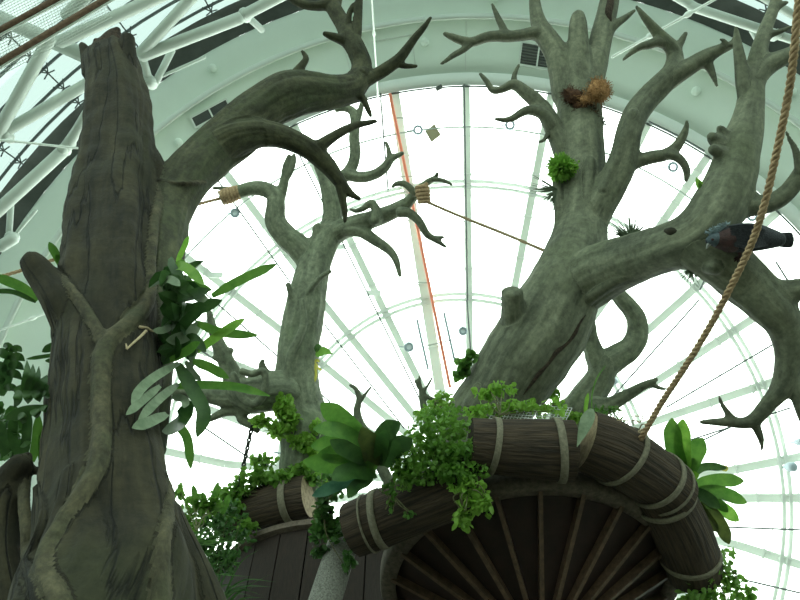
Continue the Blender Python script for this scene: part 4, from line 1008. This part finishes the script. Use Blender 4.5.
t = thing('leaf_tuft', 'two dark narrow leaves sticking out behind the left side of the dark trunk', 'plant', P(58, 352, 3.8))
for px, wd in (([(62, 354), (46, 356), (26, 359)], 4), ([(64, 346), (54, 346), (42, 352)], 8), ([(62, 360), (54, 361), (45, 361)], 5)): pleaf(t, 'leaf', px, 3.8, 3.7, wd, M['lf_dark'])

# split-leaved monstera at the left edge
mo = thing('monstera', 'dark monstera with deeply split leaves at the left edge', 'plant', P(14, 462, 3.25))
def monstera_leaf(tip, base, d, lobes, wd):
    m2 = MB(); A0 = Vector((*base, 0)); B0 = Vector((*tip, 0))
    strap(m2, [P(base[0]+(tip[0]-base[0])*u, base[1]+(tip[1]-base[1])*u, d) for u in (0, .5, 1)], wd*1.6*d/F, face_to_cam(P(*base, d)), 'oval', .1, 8)
    for (u, ex, ey, w_) in lobes:
        x = base[0]+(tip[0]-base[0])*u; y = base[1]+(tip[1]-base[1])*u
        mx_, my_ = (x+ex)/2+(tip[0]-base[0])*.06, (y+ey)/2+(tip[1]-base[1])*.06
        strap(m2, [P(x, y, d), P(mx_, my_, d-.03), P(ex, ey, d+.02)], w_*d/F, face_to_cam(P(x, y, d), random.uniform(-.3, .3), P(ex, ey, d)-P(x, y, d)), 'oval', .15, 8)
    m2.build('leaf', M['lf_dark'], mo)
monstera_leaf((12, 346), (2, 396), 3.3, [(.9, 22, 352, 8), (.75, 25, 361, 9), (.6, 24, 370, 9), (.45, 22, 380, 9), (.9, 3, 347, 8), (.75, -8, 352, 9), (.5, -12, 366, 9), (.3, -12, 385, 9), (.15, 18, 392, 8)], 8)
monstera_leaf((49, 391), (14, 390), 3.2, [(.25, 27, 360, 8), (.35, 33, 364, 8), (.5, 39, 366, 6), (.55, 47, 375, 9), (.7, 49, 386, 9), (.75, 47, 399, 8), (.5, 40, 402, 8), (.3, 28, 404, 9), (.1, 14, 408, 9)], 9)
monstera_leaf((48, 405), (6, 418), 3.15, [(.3, 22, 424, 9), (.6, 38, 418, 9), (.8, 46, 412, 7)], 8)
for px, wd, m in (([(24, 458), (27, 436), (29, 410)], 9, 'lf_dark'), ([(32, 462), (36, 440), (38, 414)], 9, 'lf_mid'), ([(18, 456), (12, 436), (14, 414)], 9, 'lf_dark'), ([(6, 456), (4, 438), (-2, 420)], 10, 'lf_dark'), ([(40, 460), (41, 446), (41, 432)], 6, 'lf_mid')): pleaf(mo, 'leaf', px, 3.2, 3.2, wd, M[m])
mb = MB()
for i in range(60): small_leaf(mb, P(random.uniform(-4, 24), random.uniform(408, 456), 3.3+random.gauss(0, .04)), .06)
mb.build('undergrowth', M['lf_shade'], mo, smooth=False)

# broad-leaved plant at the left end of the rim
bn = thing('birds_nest_fern', 'broad dark-leaved rosette plant at the left end of the log rim', 'plant', P(372, 468, 7.05))
for px, wd, m in (([(364, 440), (342, 418), (321, 403)], 20, 'lf_mid'), ([(368, 450), (342, 432), (313, 429)], 15, 'lf_mid'), ([(368, 462), (342, 446), (311, 446)], 18, 'lf_mid'), ([(376, 470), (340, 464), (303, 461)], 19, 'lf_mid'), ([(374, 466), (370, 446), (362, 427)], 19, 'lf_olive'),
    ([(378, 462), (384, 436), (400, 422)], 20, 'lf_dark'), ([(384, 466), (396, 446), (412, 438)], 18, 'lf_dark'), ([(376, 460), (362, 440), (350, 424)], 15, 'lf_mid'), ([(376, 474), (352, 472), (332, 480)], 17, 'lf_shade'), ([(372, 476), (340, 484), (312, 496)], 12, 'lf_blue'), ([(372, 462), (352, 452), (330, 440)], 16, 'lf_dark'),
    ([(366, 470), (344, 456), (318, 454)], 18, 'lf_mid'), ([(372, 478), (356, 486), (348, 498)], 12, 'lf_dark'), ([(380, 464), (382, 446), (386, 430)], 14, 'lf_shade')):
    pleaf(bn, 'leaf', px, 7.0, 6.75+random.uniform(-.2, .2), wd, M[m], 'strap', .3)

# rosette at the right of the rim
ag = thing('rosette_plant', 'bright green rosette of broad leaves on the right end of the log rim', 'plant', P(690, 490, 7.5))
for px, wd, m in (([(682, 476), (674, 446), (672, 418)], 17, 'lf_mid'), ([(684, 476), (683, 446), (683, 419)], 16, 'lf_bright'), ([(684, 478), (694, 456), (703, 438)], 18, 'lf_mid'), ([(688, 478), (704, 467), (727, 468)], 8, 'lf_dark'), ([(720, 467), (724, 468), (728, 469)], 6, 'lf_yellow'), ([(690, 488), (716, 480), (744, 481)], 13, 'lf_mid'),
    ([(692, 494), (718, 492), (747, 503)], 13, 'lf_mid'), ([(698, 500), (718, 506), (739, 521)], 13, 'lf_bright'), ([(700, 502), (718, 520), (729, 544)], 13, 'lf_olive'), ([(690, 486), (694, 476), (699, 474)], 8, 'lf_lime'), ([(694, 494), (712, 487), (719, 493), (720, 503)], 3.5, 'lf_pale'), ([(694, 500), (704, 514), (718, 532)], 11, 'lf_olive'),
    ([(690, 492), (704, 496), (720, 508)], 12, 'lf_dark'), ([(686, 482), (690, 470), (694, 458)], 12, 'lf_dark'), ([(694, 490), (712, 498), (728, 512)], 10, 'lf_mid')):
    pleaf(ag, 'leaf', px, 7.45, 7.4+random.uniform(-.15, .15), wd, M[m], 'strap', .3, tilt=random.uniform(-.25, .25))

# creepers and bushes
B = bush
B('creeper', 'dense green creeper cascading over the left log of the rim', 'plant', P(436, 470, 7.05), [(440, 428, 34, 14, 7.1, .25), (425, 448, 36, 16, 7.0, .22), (455, 452, 32, 16, 6.9, .2), (425, 470, 32, 16, 6.85, .15), (462, 474, 26, 14, 6.75, .12), (440, 412, 26, 7, 7.3, .2), (404, 474, 14, 18, 6.9, .1)], 2600, .05, M['lf_ivy'], stems=20)
B('creeper', 'loose bright creeper shoots dangling below the dense creeper in front of the panels', 'plant', P(468, 490, 6.7), [(468, 490, 20, 10, 6.65, .06), (476, 507, 17, 12, 6.62, .06), (462, 516, 9, 12, 6.62, .05), (484, 500, 9, 8, 6.6, .05), (466, 524, 5, 6, 6.62, .04)], 230, .075, M['lf_lime'], stems=24)
B('creeper', 'small trailing sprig hanging on the front of the left rim log', 'plant', P(393, 495, 6.9), [(392, 500, 5, 16, 6.85, .03), (408, 513, 5, 6, 6.82, .03), (388, 488, 8, 6, 6.9, .04)], 60, .055, M['lf_mid'], stems=14)
B('creeper', 'pale green creeper sprawling over the foot of the big leaning trunk', 'plant', P(500, 415, 7.5), [(485, 395, 14, 8, 7.9, .1), (500, 390, 20, 8, 7.9, .12), (480, 412, 18, 6, 7.6, .1), (520, 404, 14, 6, 7.6, .1), (545, 408, 20, 7, 7.7, .1), (497, 408, 24, 6, 7.7, .1)], 320, .07, M['lf_lime'], stems=14)
B('creeper', 'thin bright foliage behind the creeper left of the big leaning trunk', 'plant', P(440, 412, 7.9), [(444, 398, 10, 8, 8.1, .1), (436, 406, 14, 7, 8.0, .1), (424, 414, 10, 6, 7.9, .1)], 190, .055, M['lf_lime'], stems=8)
B('moss_clump', 'thick bright moss hanging on the foot of the crooked tree', 'moss', P(552, 405, 9.4), [(553, 392, 7, 12, 9.75, .1), (556, 408, 12, 6, 9.5, .1), (575, 418, 16, 6, 9.2, .1)], 480, .055, M['lf_lime'], stems=3)
B('creeper', 'grassy green weeds on top of the right rim log at the foot of the rope', 'plant', P(612, 425, 7.2), [(598, 412, 12, 5, 7.3, .08), (612, 410, 8, 5, 7.3, .06), (620, 424, 8, 5, 7.2, .06)], 110, .06, M['lf_mid'], wide=.45, stems=10)
B('moss_clump', 'bright green moss cushion on the foot of the slender pale tree', 'moss', P(285, 430, 11.2), [(284, 408, 10, 13, 11.25, .15), (262, 421, 10, 5, 11.2, .12), (278, 430, 10, 8, 11.15, .12), (304, 442, 13, 9, 11.2, .12), (318, 428, 8, 6, 11.2, .1), (290, 420, 8, 12, 11.2, .1), (316, 452, 8, 10, 11.1, .1)], 1500, .085, M['lf_lime'], stems=3)
B('creeper', 'leafy creeper spilling over the back log above the plank drum', 'plant', P(265, 490, 11), [(256, 478, 20, 10, 11.0, .2), (280, 478, 20, 10, 11.0, .2), (238, 490, 14, 10, 10.95, .15), (300, 470, 14, 9, 11.1, .2), (232, 508, 12, 12, 10.8, .1), (246, 528, 11, 10, 10.7, .1), (222, 496, 12, 9, 10.9, .15), (315, 478, 10, 9, 11, .1), (262, 462, 14, 7, 11.1, .1)], 950, .095, M['lf_ivy'], stems=26)
B('creeper', 'dark trailing vine hanging to the left of the rim log, over the slanting post', 'plant', P(325, 505, 7.6), [(328, 492, 14, 10, 7.5, .12), (326, 512, 12, 12, 7.5, .08), (320, 530, 10, 14, 7.5, .06), (336, 530, 10, 12, 7.5, .06), (320, 552, 10, 7, 7.5, .05), (348, 562, 6, 12, 7.3, .05), (332, 478, 14, 6, 7.6, .1)], 460, .07, M['lf_shade'], stems=30)
B('creeper', 'bushy creeper hanging below the steep right end log', 'plant', P(712, 560, 7.7), [(716, 566, 18, 12, 7.6, .12), (728, 582, 20, 14, 7.6, .12), (700, 586, 16, 16, 7.5, .1), (690, 600, 18, 10, 7.45, .1), (746, 594, 14, 10, 7.6, .08), (728, 552, 8, 6, 7.7, .08), (716, 604, 26, 12, 7.5, .1)], 620, .07, M['lf_ivy'], stems=22)
B('shrub', 'small leafy shrub with pale upright leaves behind the foot of the dark trunk', 'plant', P(196, 530, 8.5), [(180, 492, 6, 8, 9, .1), (196, 505, 14, 10, 9, .15), (212, 505, 12, 10, 9, .15), (190, 520, 12, 8, 8.9, .12)], 230, .085, M['lf_ivy'], stems=8,
  extra=lambda r: [pleaf(r, 'leaf', px, 9, 9, 6, M['lf_mid']) for px in ([(196, 512), (195, 498), (193, 485)], [(210, 510), (214, 496), (218, 482)], [(204, 512), (204, 502), (202, 492)], [(222, 514), (226, 504), (230, 494)])])
B('shrub', 'dark leafy undergrowth filling the gap between the dark trunk and the plank drum', 'plant', P(212, 580, 9.2), [(208, 545, 22, 18, 9.3, .2), (200, 570, 18, 22, 9.2, .2), (222, 528, 16, 12, 9.5, .2), (226, 560, 14, 16, 9.3, .15), (232, 512, 15, 13, 9.8, .2), (206, 520, 18, 14, 9.6, .2), (241, 538, 10, 12, 9.8, .15), (190, 545, 14, 18, 9.2, .2)], 1100, .085, M['lf_shade'], wide=.7, stems=12)
gr = thing('grass_clump', 'clump of dark grassy blades in front of the plank drum', 'plant', P(205, 610, 6.2))
mb = MB()
for i in range(90):
    bx, by = random.uniform(186, 226), random.uniform(596, 640); a = random.uniform(-2.9, -.15); ln = random.uniform(40, 85)
    tx, ty = bx+math.cos(a)*ln*.8, by+math.sin(a)*ln; d = random.uniform(6, 6.5)
    strap(mb, [P(bx, by, d), P((bx+tx)/2-2, (by+ty)/2-6, d), P(tx, ty+random.uniform(0, 12), d-.1)], random.uniform(1.8, 3.2)*d/F, face_to_cam(P(bx, by, d), random.uniform(-.6, .6), P(tx, ty, d)-P(bx, by, d)), 'blade', .3, 8)
mb.build('blades', M['lf_dark'], gr)
mb = MB()
for i in range(16):
    a = random.uniform(-.25, .6)-1.0*random.random(); bx, by = 190, 560; ln = random.uniform(30, 70)
    strap(mb, [P(bx+random.uniform(-6, 6), by+random.uniform(-25, 20), 6.5), P(bx+math.cos(a)*ln, by+math.sin(a)*ln-8, 6.4)], 2.2*6.5/F, face_to_cam(P(bx, by, 6.5)), 'blade', .3, 6)
mb.build('stray_blades', M['lf_shade'], gr)
# small growths on the trunks
def ball(name, label, px, py, r, d, n, m, ln=6):
    c = P(px, py, d); t = thing(name, label, 'plant', c); m2 = MB()
    for i in range(n):
        v = Vector(rng.normal(size=3)).normalized(); a = c+v*r*d/F*.35; b = c+v*r*d/F*random.uniform(.8, 1.15)
        strap(m2, [a, (a+b)/2+Vector(rng.normal(size=3))*.01, b], 2.2*d/F, face_to_cam(c, random.uniform(-.7, .7), v), 'oval', .2, 4)
    m2.build('foliage', m, t); return t
ball('ball_plant', 'round bright green tufted plant growing on the tall grey trunk', 561, 168, 15, 9.9, 460, M['lf_bright'])
B('ball_plant', 'little yellowish tuft beside the round green plant on the trunk', 'plant', P(573, 166, 9.85), [(574, 166, 6, 7, 9.75, .05)], 60, .045, M['lf_lime'], stems=2)
def spiky(label, px, py, d, angs, ln, n=26, wd=1.7):
    c = P(px, py, d); t = thing('air_plant', label, 'plant', c); m2 = MB()
    for i in range(n):
        a = R(random.uniform(*angs)); l = ln*random.uniform(.6, 1.1); dx, dy = math.cos(a)*l, -math.sin(a)*l; zz = random.uniform(-.12, .12)
        strap(m2, [c, P(px+dx*.5, py+dy*.55, d+zz*.5), P(px+dx, py+dy, d+zz)], wd*d/F, face_to_cam(c, random.uniform(-.5, .5), P(px+dx, py+dy, d+zz)-c), 'blade', .3, 6)
    m2.build('blades', M['lf_spike'], t)
spiky('spiky air plant on the left side of the tall trunk below the round plant', 557, 190, 9.6, (145, 262), 30, 30, 2)
spiky('dark spiky air plant on top of the big right limb near the trunk fork', 631, 240, 8.75, (15, 165), 33, 46, 1.9)
spiky('small spiky air plant under the right limb', 692, 268, 7.75, (205, 330), 20, 20)
spiky('faint spiky tuft on the right side of the tall trunk', 602, 122, 10.4, (-70, 80), 12, 14, 1.1)
t = thing('leaf_tuft', 'single bright leaf on the side of the upright right limb', 'plant', P(703, 190, 7.75)); pleaf(t, 'leaf', [(703, 191), (699, 184), (696, 177)], 7.7, 7.7, 7, M['lf_bright'], 'oval'); pleaf(t, 'leaf', [(703, 192), (700, 187), (699, 180)], 7.7, 7.65, 4, M['lf_mid'], 'oval')
t = thing('leaf_tuft', 'green leaves with a yellow bloom on the right side of the pale tree', 'plant', P(316, 358, 11.8))
pleaf(t, 'leaf', [(316, 356), (323, 351), (333, 354)], 11.8, 11.8, 9, M['lf_mid'], 'oval'); pleaf(t, 'leaf', [(316, 352), (318, 347), (322, 346)], 11.8, 11.8, 6, M['lf_dark'], 'oval')
for q in ([(315, 362), (318, 368), (322, 370)], [(315, 362), (317, 360), (320, 362)], [(315, 364), (316, 374), (315, 382)]): pleaf(t, 'bloom', q, 11.75, 11.7, 2.6, M['lf_yellow'])
t = thing('small_fern', 'dark leafy sprig on the left edge of the big leaning trunk', 'plant', P(474, 374, 9.0)); mb = MB()
for p in blob_points([(464, 366, 7, 10, 9.0, .06), (470, 356, 6, 6, 9.0, .05), (460, 374, 5, 6, 9.0, .05)], 75): small_leaf(mb, p, .10)
mb.build('foliage', M['lf_mid'], t, smooth=False)
for (px, lab) in (([(585, 414), (586, 404), (588, 393)], 'upright bright blade between the two rim logs'),):
    t = thing('tall_grass', lab, 'plant', P(585, 416, 7.4)); pleaf(t, 'blade', px, 7.4, 7.4, 4, M['lf_bright']); pleaf(t, 'blade', [(592, 412), (592, 395), (597, 378), (606, 365)], 7.4, 7.4, 1.2, M['lf_mid'])
# dry rootlets hanging at the foot of the rope
t = thing('dry_rootlets', 'tangle of dry brown rootlets on the right log beside the rope', 'roots', P(628, 432, 7.1)); mb = MB()
for i in range(26):
    x, y = random.uniform(610, 640), random.uniform(422, 440); tube(mb, [P(x, y, 7.05), P(x+random.uniform(-8, 8), y-random.uniform(0, 8), 7), P(x+random.uniform(-12, 14), y+random.uniform(-8, 8), 6.95)], .006, 4, 4)
mb.build('rootlets', M['dry'], t)

# ------------------------------------------------------------------ coconut fibre on the trunk
c = P(599, 91, 10.35)
cf = thing('coir_ball', 'shaggy ball of orange-brown coconut fibre perched on the tall trunk', 'fibre', c)
def fuzz(name, blobs, m, parent, n, ln):
    m2 = MB()
    for (px, py, rx, ry, d, th) in blobs:
        V = []; Fs = []; na, nb = 20, 12
        for i in range(nb+1):
            for j in range(na):
                th_, ph_ = PI*i/nb, 2*PI*j/na; q = Vector((math.sin(th_)*math.cos(ph_), math.cos(th_), math.sin(th_)*math.sin(ph_)))
                k_ = .86+.16*noise.noise(q*3+Vector((px, py, 0)))
                V.append(P(px+q.x*rx*k_, py+q.y*ry*k_, d+q.z*th*k_))
        for i in range(nb):
            for j in range(na): Fs.append((i*na+j, i*na+(j+1) % na, (i+1)*na+(j+1) % na, (i+1)*na+j))
        m2.add(V, Fs)
        for _ in range(n):
            q = Vector(rng.normal(size=3)).normalized(); a = P(px+q.x*rx*.8, py+q.y*ry*.8, d+q.z*th*.8); tg = Vector(rng.normal(size=3)).normalized()
            b = P(px+q.x*rx, py+q.y*ry, d+q.z*th)+tg*ln*.5; e_ = b+tg*ln*.4+Vector(rng.normal(size=3))*ln*.25
            tube(m2, [a, b, e_], .004, 3, cap=False)
    return m2.build(name, m, parent)
fuzz('fibre', [(599, 91, 13, 13, 10.35, .19)], M['fibre'], cf, 420, .05)
c = P(580, 105, 10.4); cf2 = thing('coir_mat', 'dark brown fibre mat on the bark below the shaggy ball', 'fibre', c)
fuzz('mat', [(575, 97, 11, 9, 10.46, .1), (583, 107, 12, 9, 10.44, .1), (590, 115, 9, 9, 10.44, .1), (570, 94, 8, 7, 10.5, .1)], M['fibre_dark'], cf2, 160, .06)
fuzz('loose_strands', [(585, 99, 6, 4, 10.25, .05)], M['fibre'], cf2, 90, .08)

# ------------------------------------------------------------------ ropes and chain
RB = [(800, -14, 5.0), (797, 20, 5.05), (792, 70, 5.15), (785, 112, 5.3), (777, 150, 5.4), (765, 202, 5.55), (750, 247, 5.75), (725, 298, 6.0), (707, 331, 6.2), (685, 367, 6.4), (662, 402, 6.65), (640, 440, 6.9)]
mb = MB(); rope(mb, [P(*p) for p in RB], .031, 8, .16)
tag(mb.build('rope', M['rope'], loc=P(640, 440, 6.9)), 'thick twisted tan rope hanging in a curve down to the right rim log', 'rope')
t = thing('rope', 'thin brown rope stretched from the pale tree to the big grey trunk', 'rope', P(426, 200, 11.9))
mb = MB(); rope(mb, [P(425, 201, 11.9), P(460, 216, 11.4), P(510, 236, 10.7), P(557, 256, 9.95)], .026, 8, .16); mb.build('strands', M['rope_old'], t)
def knot(px, py, ex, ey, d, r, name, parent, n=6, m='rope'):
    m2 = MB(); a = P(px-ex, py-ey, d); b = P(px+ex, py+ey, d); ax = (b-a); L_ = ax.length; ax.normalize(); s = ax.cross(FWD).normalized(); q = s.cross(ax)
    pts = [a+ax*L_*(i/(n*12))+(s*math.cos(2*PI*i/12)+q*math.sin(2*PI*i/12))*r*(1-.35*abs(i/(n*12)-.4)) for i in range(n*12+1)]
    tube(m2, pts, L_/n*.62, 6); m2.build(name, M[m], parent)
knot(423, 194, 1.5, 9, 11.9, .10, 'knot', t, 5)
t = thing('rope', 'rope from the pale tree\'s left branch end running off behind the dark trunk', 'rope', P(222, 198, 13))
mb = MB(); rope(mb, [P(222, 198, 13), P(190, 207, 12.6), P(120, 233, 12), P(58, 258, 11.4), P(6, 275, 11), P(-60, 292, 10.6)], .03, 8, .2); mb.build('strands', M['rope'], t)
knot(230, 195, 9, -3, 12.95, .13, 'knot', t, 6)
t = thing('chain', 'short dark chain hanging under the knotted roots of the pale tree', 'chain', P(252, 428, 11.35)); mb = MB()
A0, B0 = P(252, 426, 11.35), P(238, 492, 10.9); nl = 16
for i in range(nl):
    c = A0.lerp(B0, (i+.5)/nl); ax = (B0-A0).normalized(); s = ax.cross(FWD).normalized(); q = s.cross(ax); sd = s if i % 2 else (q+s*.5).normalized(); h = (B0-A0).length/nl*.62
    pts = [c+ax*h*math.cos(2*PI*j/12)+sd*h*.55*math.sin(2*PI*j/12) for j in range(13)]; tube(mb, pts, .018, 5, cap=False)
mb.build('links', M['chain'], t)

# ------------------------------------------------------------------ bird
BD_ = 7.28
bd = thing('bird', 'dark slate bird with maroon breast and lacy blue crest perched on the lower right limb', 'bird', P(742, 256, 7.4))
def lathe_px(rows, d, seg=20, flat=.95):
    """rows: (px, y_top, y_bot) -> closed body along the picture's x, as thick as it is tall"""
    q = []
    for (x, a, b, *z) in rows: q.append((*P(x, (a+b)/2, d+(z[0] if z else 0)), (b-a)/2*d/F))
    q = catmull(np.array(q), 5); return q
q = lathe_px([(708, 238, 245, -.02), (711, 235, 246, -.02), (716, 232.5, 247.5, -.01), (721, 229.5, 249.5), (728, 226, 251.5), (738, 223.5, 252.5), (750, 223, 252), (762, 225.5, 250.5), (773, 229.5, 248.5), (780, 232.5, 247)], BD_)
mb = MB(); mb.add(*tube_arrays(q[:, :3], np.maximum(q[:, 3], .02), 24, True)[:2]); mb.build('body', M['feather'], bd)
mb = MB(); c = [P(719, 240, BD_), P(726, 239.5, BD_-.02), P(733, 238.5, BD_)]; q = catmull(np.array([(*P(717.5, 241, BD_-.01), .085), (*P(722, 240.5, BD_-.02), .105), (*P(728, 240, BD_-.02), .135), (*P(733, 239, BD_), .135)]), 4); mb.add(*tube_arrays(q[:, :3], q[:, 3], 22, True)[:2]); mb.build('breast', M['feather_red'], bd)
mb = MB(); q = catmull(np.array([(*P(709, 241, BD_-.025), .045), (*P(712, 240, BD_-.03), .064), (*P(716, 239.8, BD_-.02), .078), (*P(719, 240, BD_-.01), .084)]), 4); mb.add(*tube_arrays(q[:, :3], q[:, 3], 20, True)[:2]); hd = mb.build('head', M['feather_blue'], bd)
mb = MB(); tube(mb, [P(709.5, 243, BD_-.03), P(707.5, 246, BD_-.03), P(706.6, 248.5, BD_-.03)], [.024, .016, .006], 8); mb.build('beak', M['beak'], hd)
mb = MB(); V = []; cc = P(712.5, 239.5, BD_-.095)
tube(mb, [cc-FWD*.008, cc+FWD*.01], .013, 10); mb.build('eye', M['eye'], hd)
mb = MB()
for i in range(18):
    b0 = P(711.5+i*.45, 236.5-i*.22, BD_-.03); tip = P(705.5+i*1.35+random.uniform(-.5, .5), 231.5-i*.62+(i % 3)*1.1, BD_-.03+random.uniform(-.04, .03)); tube(mb, [b0, tip], [.004, .003], 4)
    for k in range(6):
        v = Vector(rng.normal(size=3)).normalized()*.026; tube(mb, [tip, tip+v], .0028, 3, cap=False)
    for k in (.4, .6, .8):
        m_ = b0.lerp(tip, k); tube(mb, [m_, m_+(RIGHT*.02+UPC*.012)], .0025, 3, cap=False); tube(mb, [m_, m_+(RIGHT*-.015+UPC*.02)], .0025, 3, cap=False)
mb.build('crest', M['crest'], hd)
for nm, off, ys in (('wing', -.14, 0), ('wing', .14, 0)):
    mb = MB()
    for i in range(9):
        y = 226+i*2.3; strap(mb, [P(729+i*.6, y+1, BD_+off), P(752, y+1.5, BD_+off*1.25), P(777-abs(i-4)*1.6, 233+i*1.5, BD_+off*.6)], 5.4*BD_/F, face_to_cam(P(750, 238, BD_)) if off < 0 else -face_to_cam(P(750, 238, BD_)), 'oval', .18, 10)
    mb.build(nm, M['feather'], bd)
mb = MB()
for i in range(8):
    y = 236+i*1.3; strap(mb, [P(768, 236+i*1.0, BD_+.01*i-.03), P(784, 234.5+i*1.55, BD_+.01*i-.03), P(795-abs(i-3.5)*.5, 234+i*1.7, BD_+.01*i-.03)], 4.2*BD_/F, face_to_cam(P(780, 240, BD_)), 'strap', .1, 8)
mb.build('tail', M['feather'], bd)
for dx in (0, 7):
    mb = MB(); tube(mb, [P(739+dx, 249, BD_), P(740+dx, 254, BD_+.05), P(739+dx, 257, BD_+.13)], [.028, .018, .016], 8); lg = mb.build('leg', M['feather_red'], bd)
    mb = MB()
    for tx, ty in ((-5, 2), (-4.5, 4.5), (-1.5, 5), (4, 2)): tube(mb, [P(739+dx, 257, BD_+.13), P(739+dx+tx*.6, 257+ty*.5, BD_+.12), P(739+dx+tx, 257+ty, BD_+.13)], [.014, .012, .006], 6)
    mb.build('foot', M['feather_red'], lg)
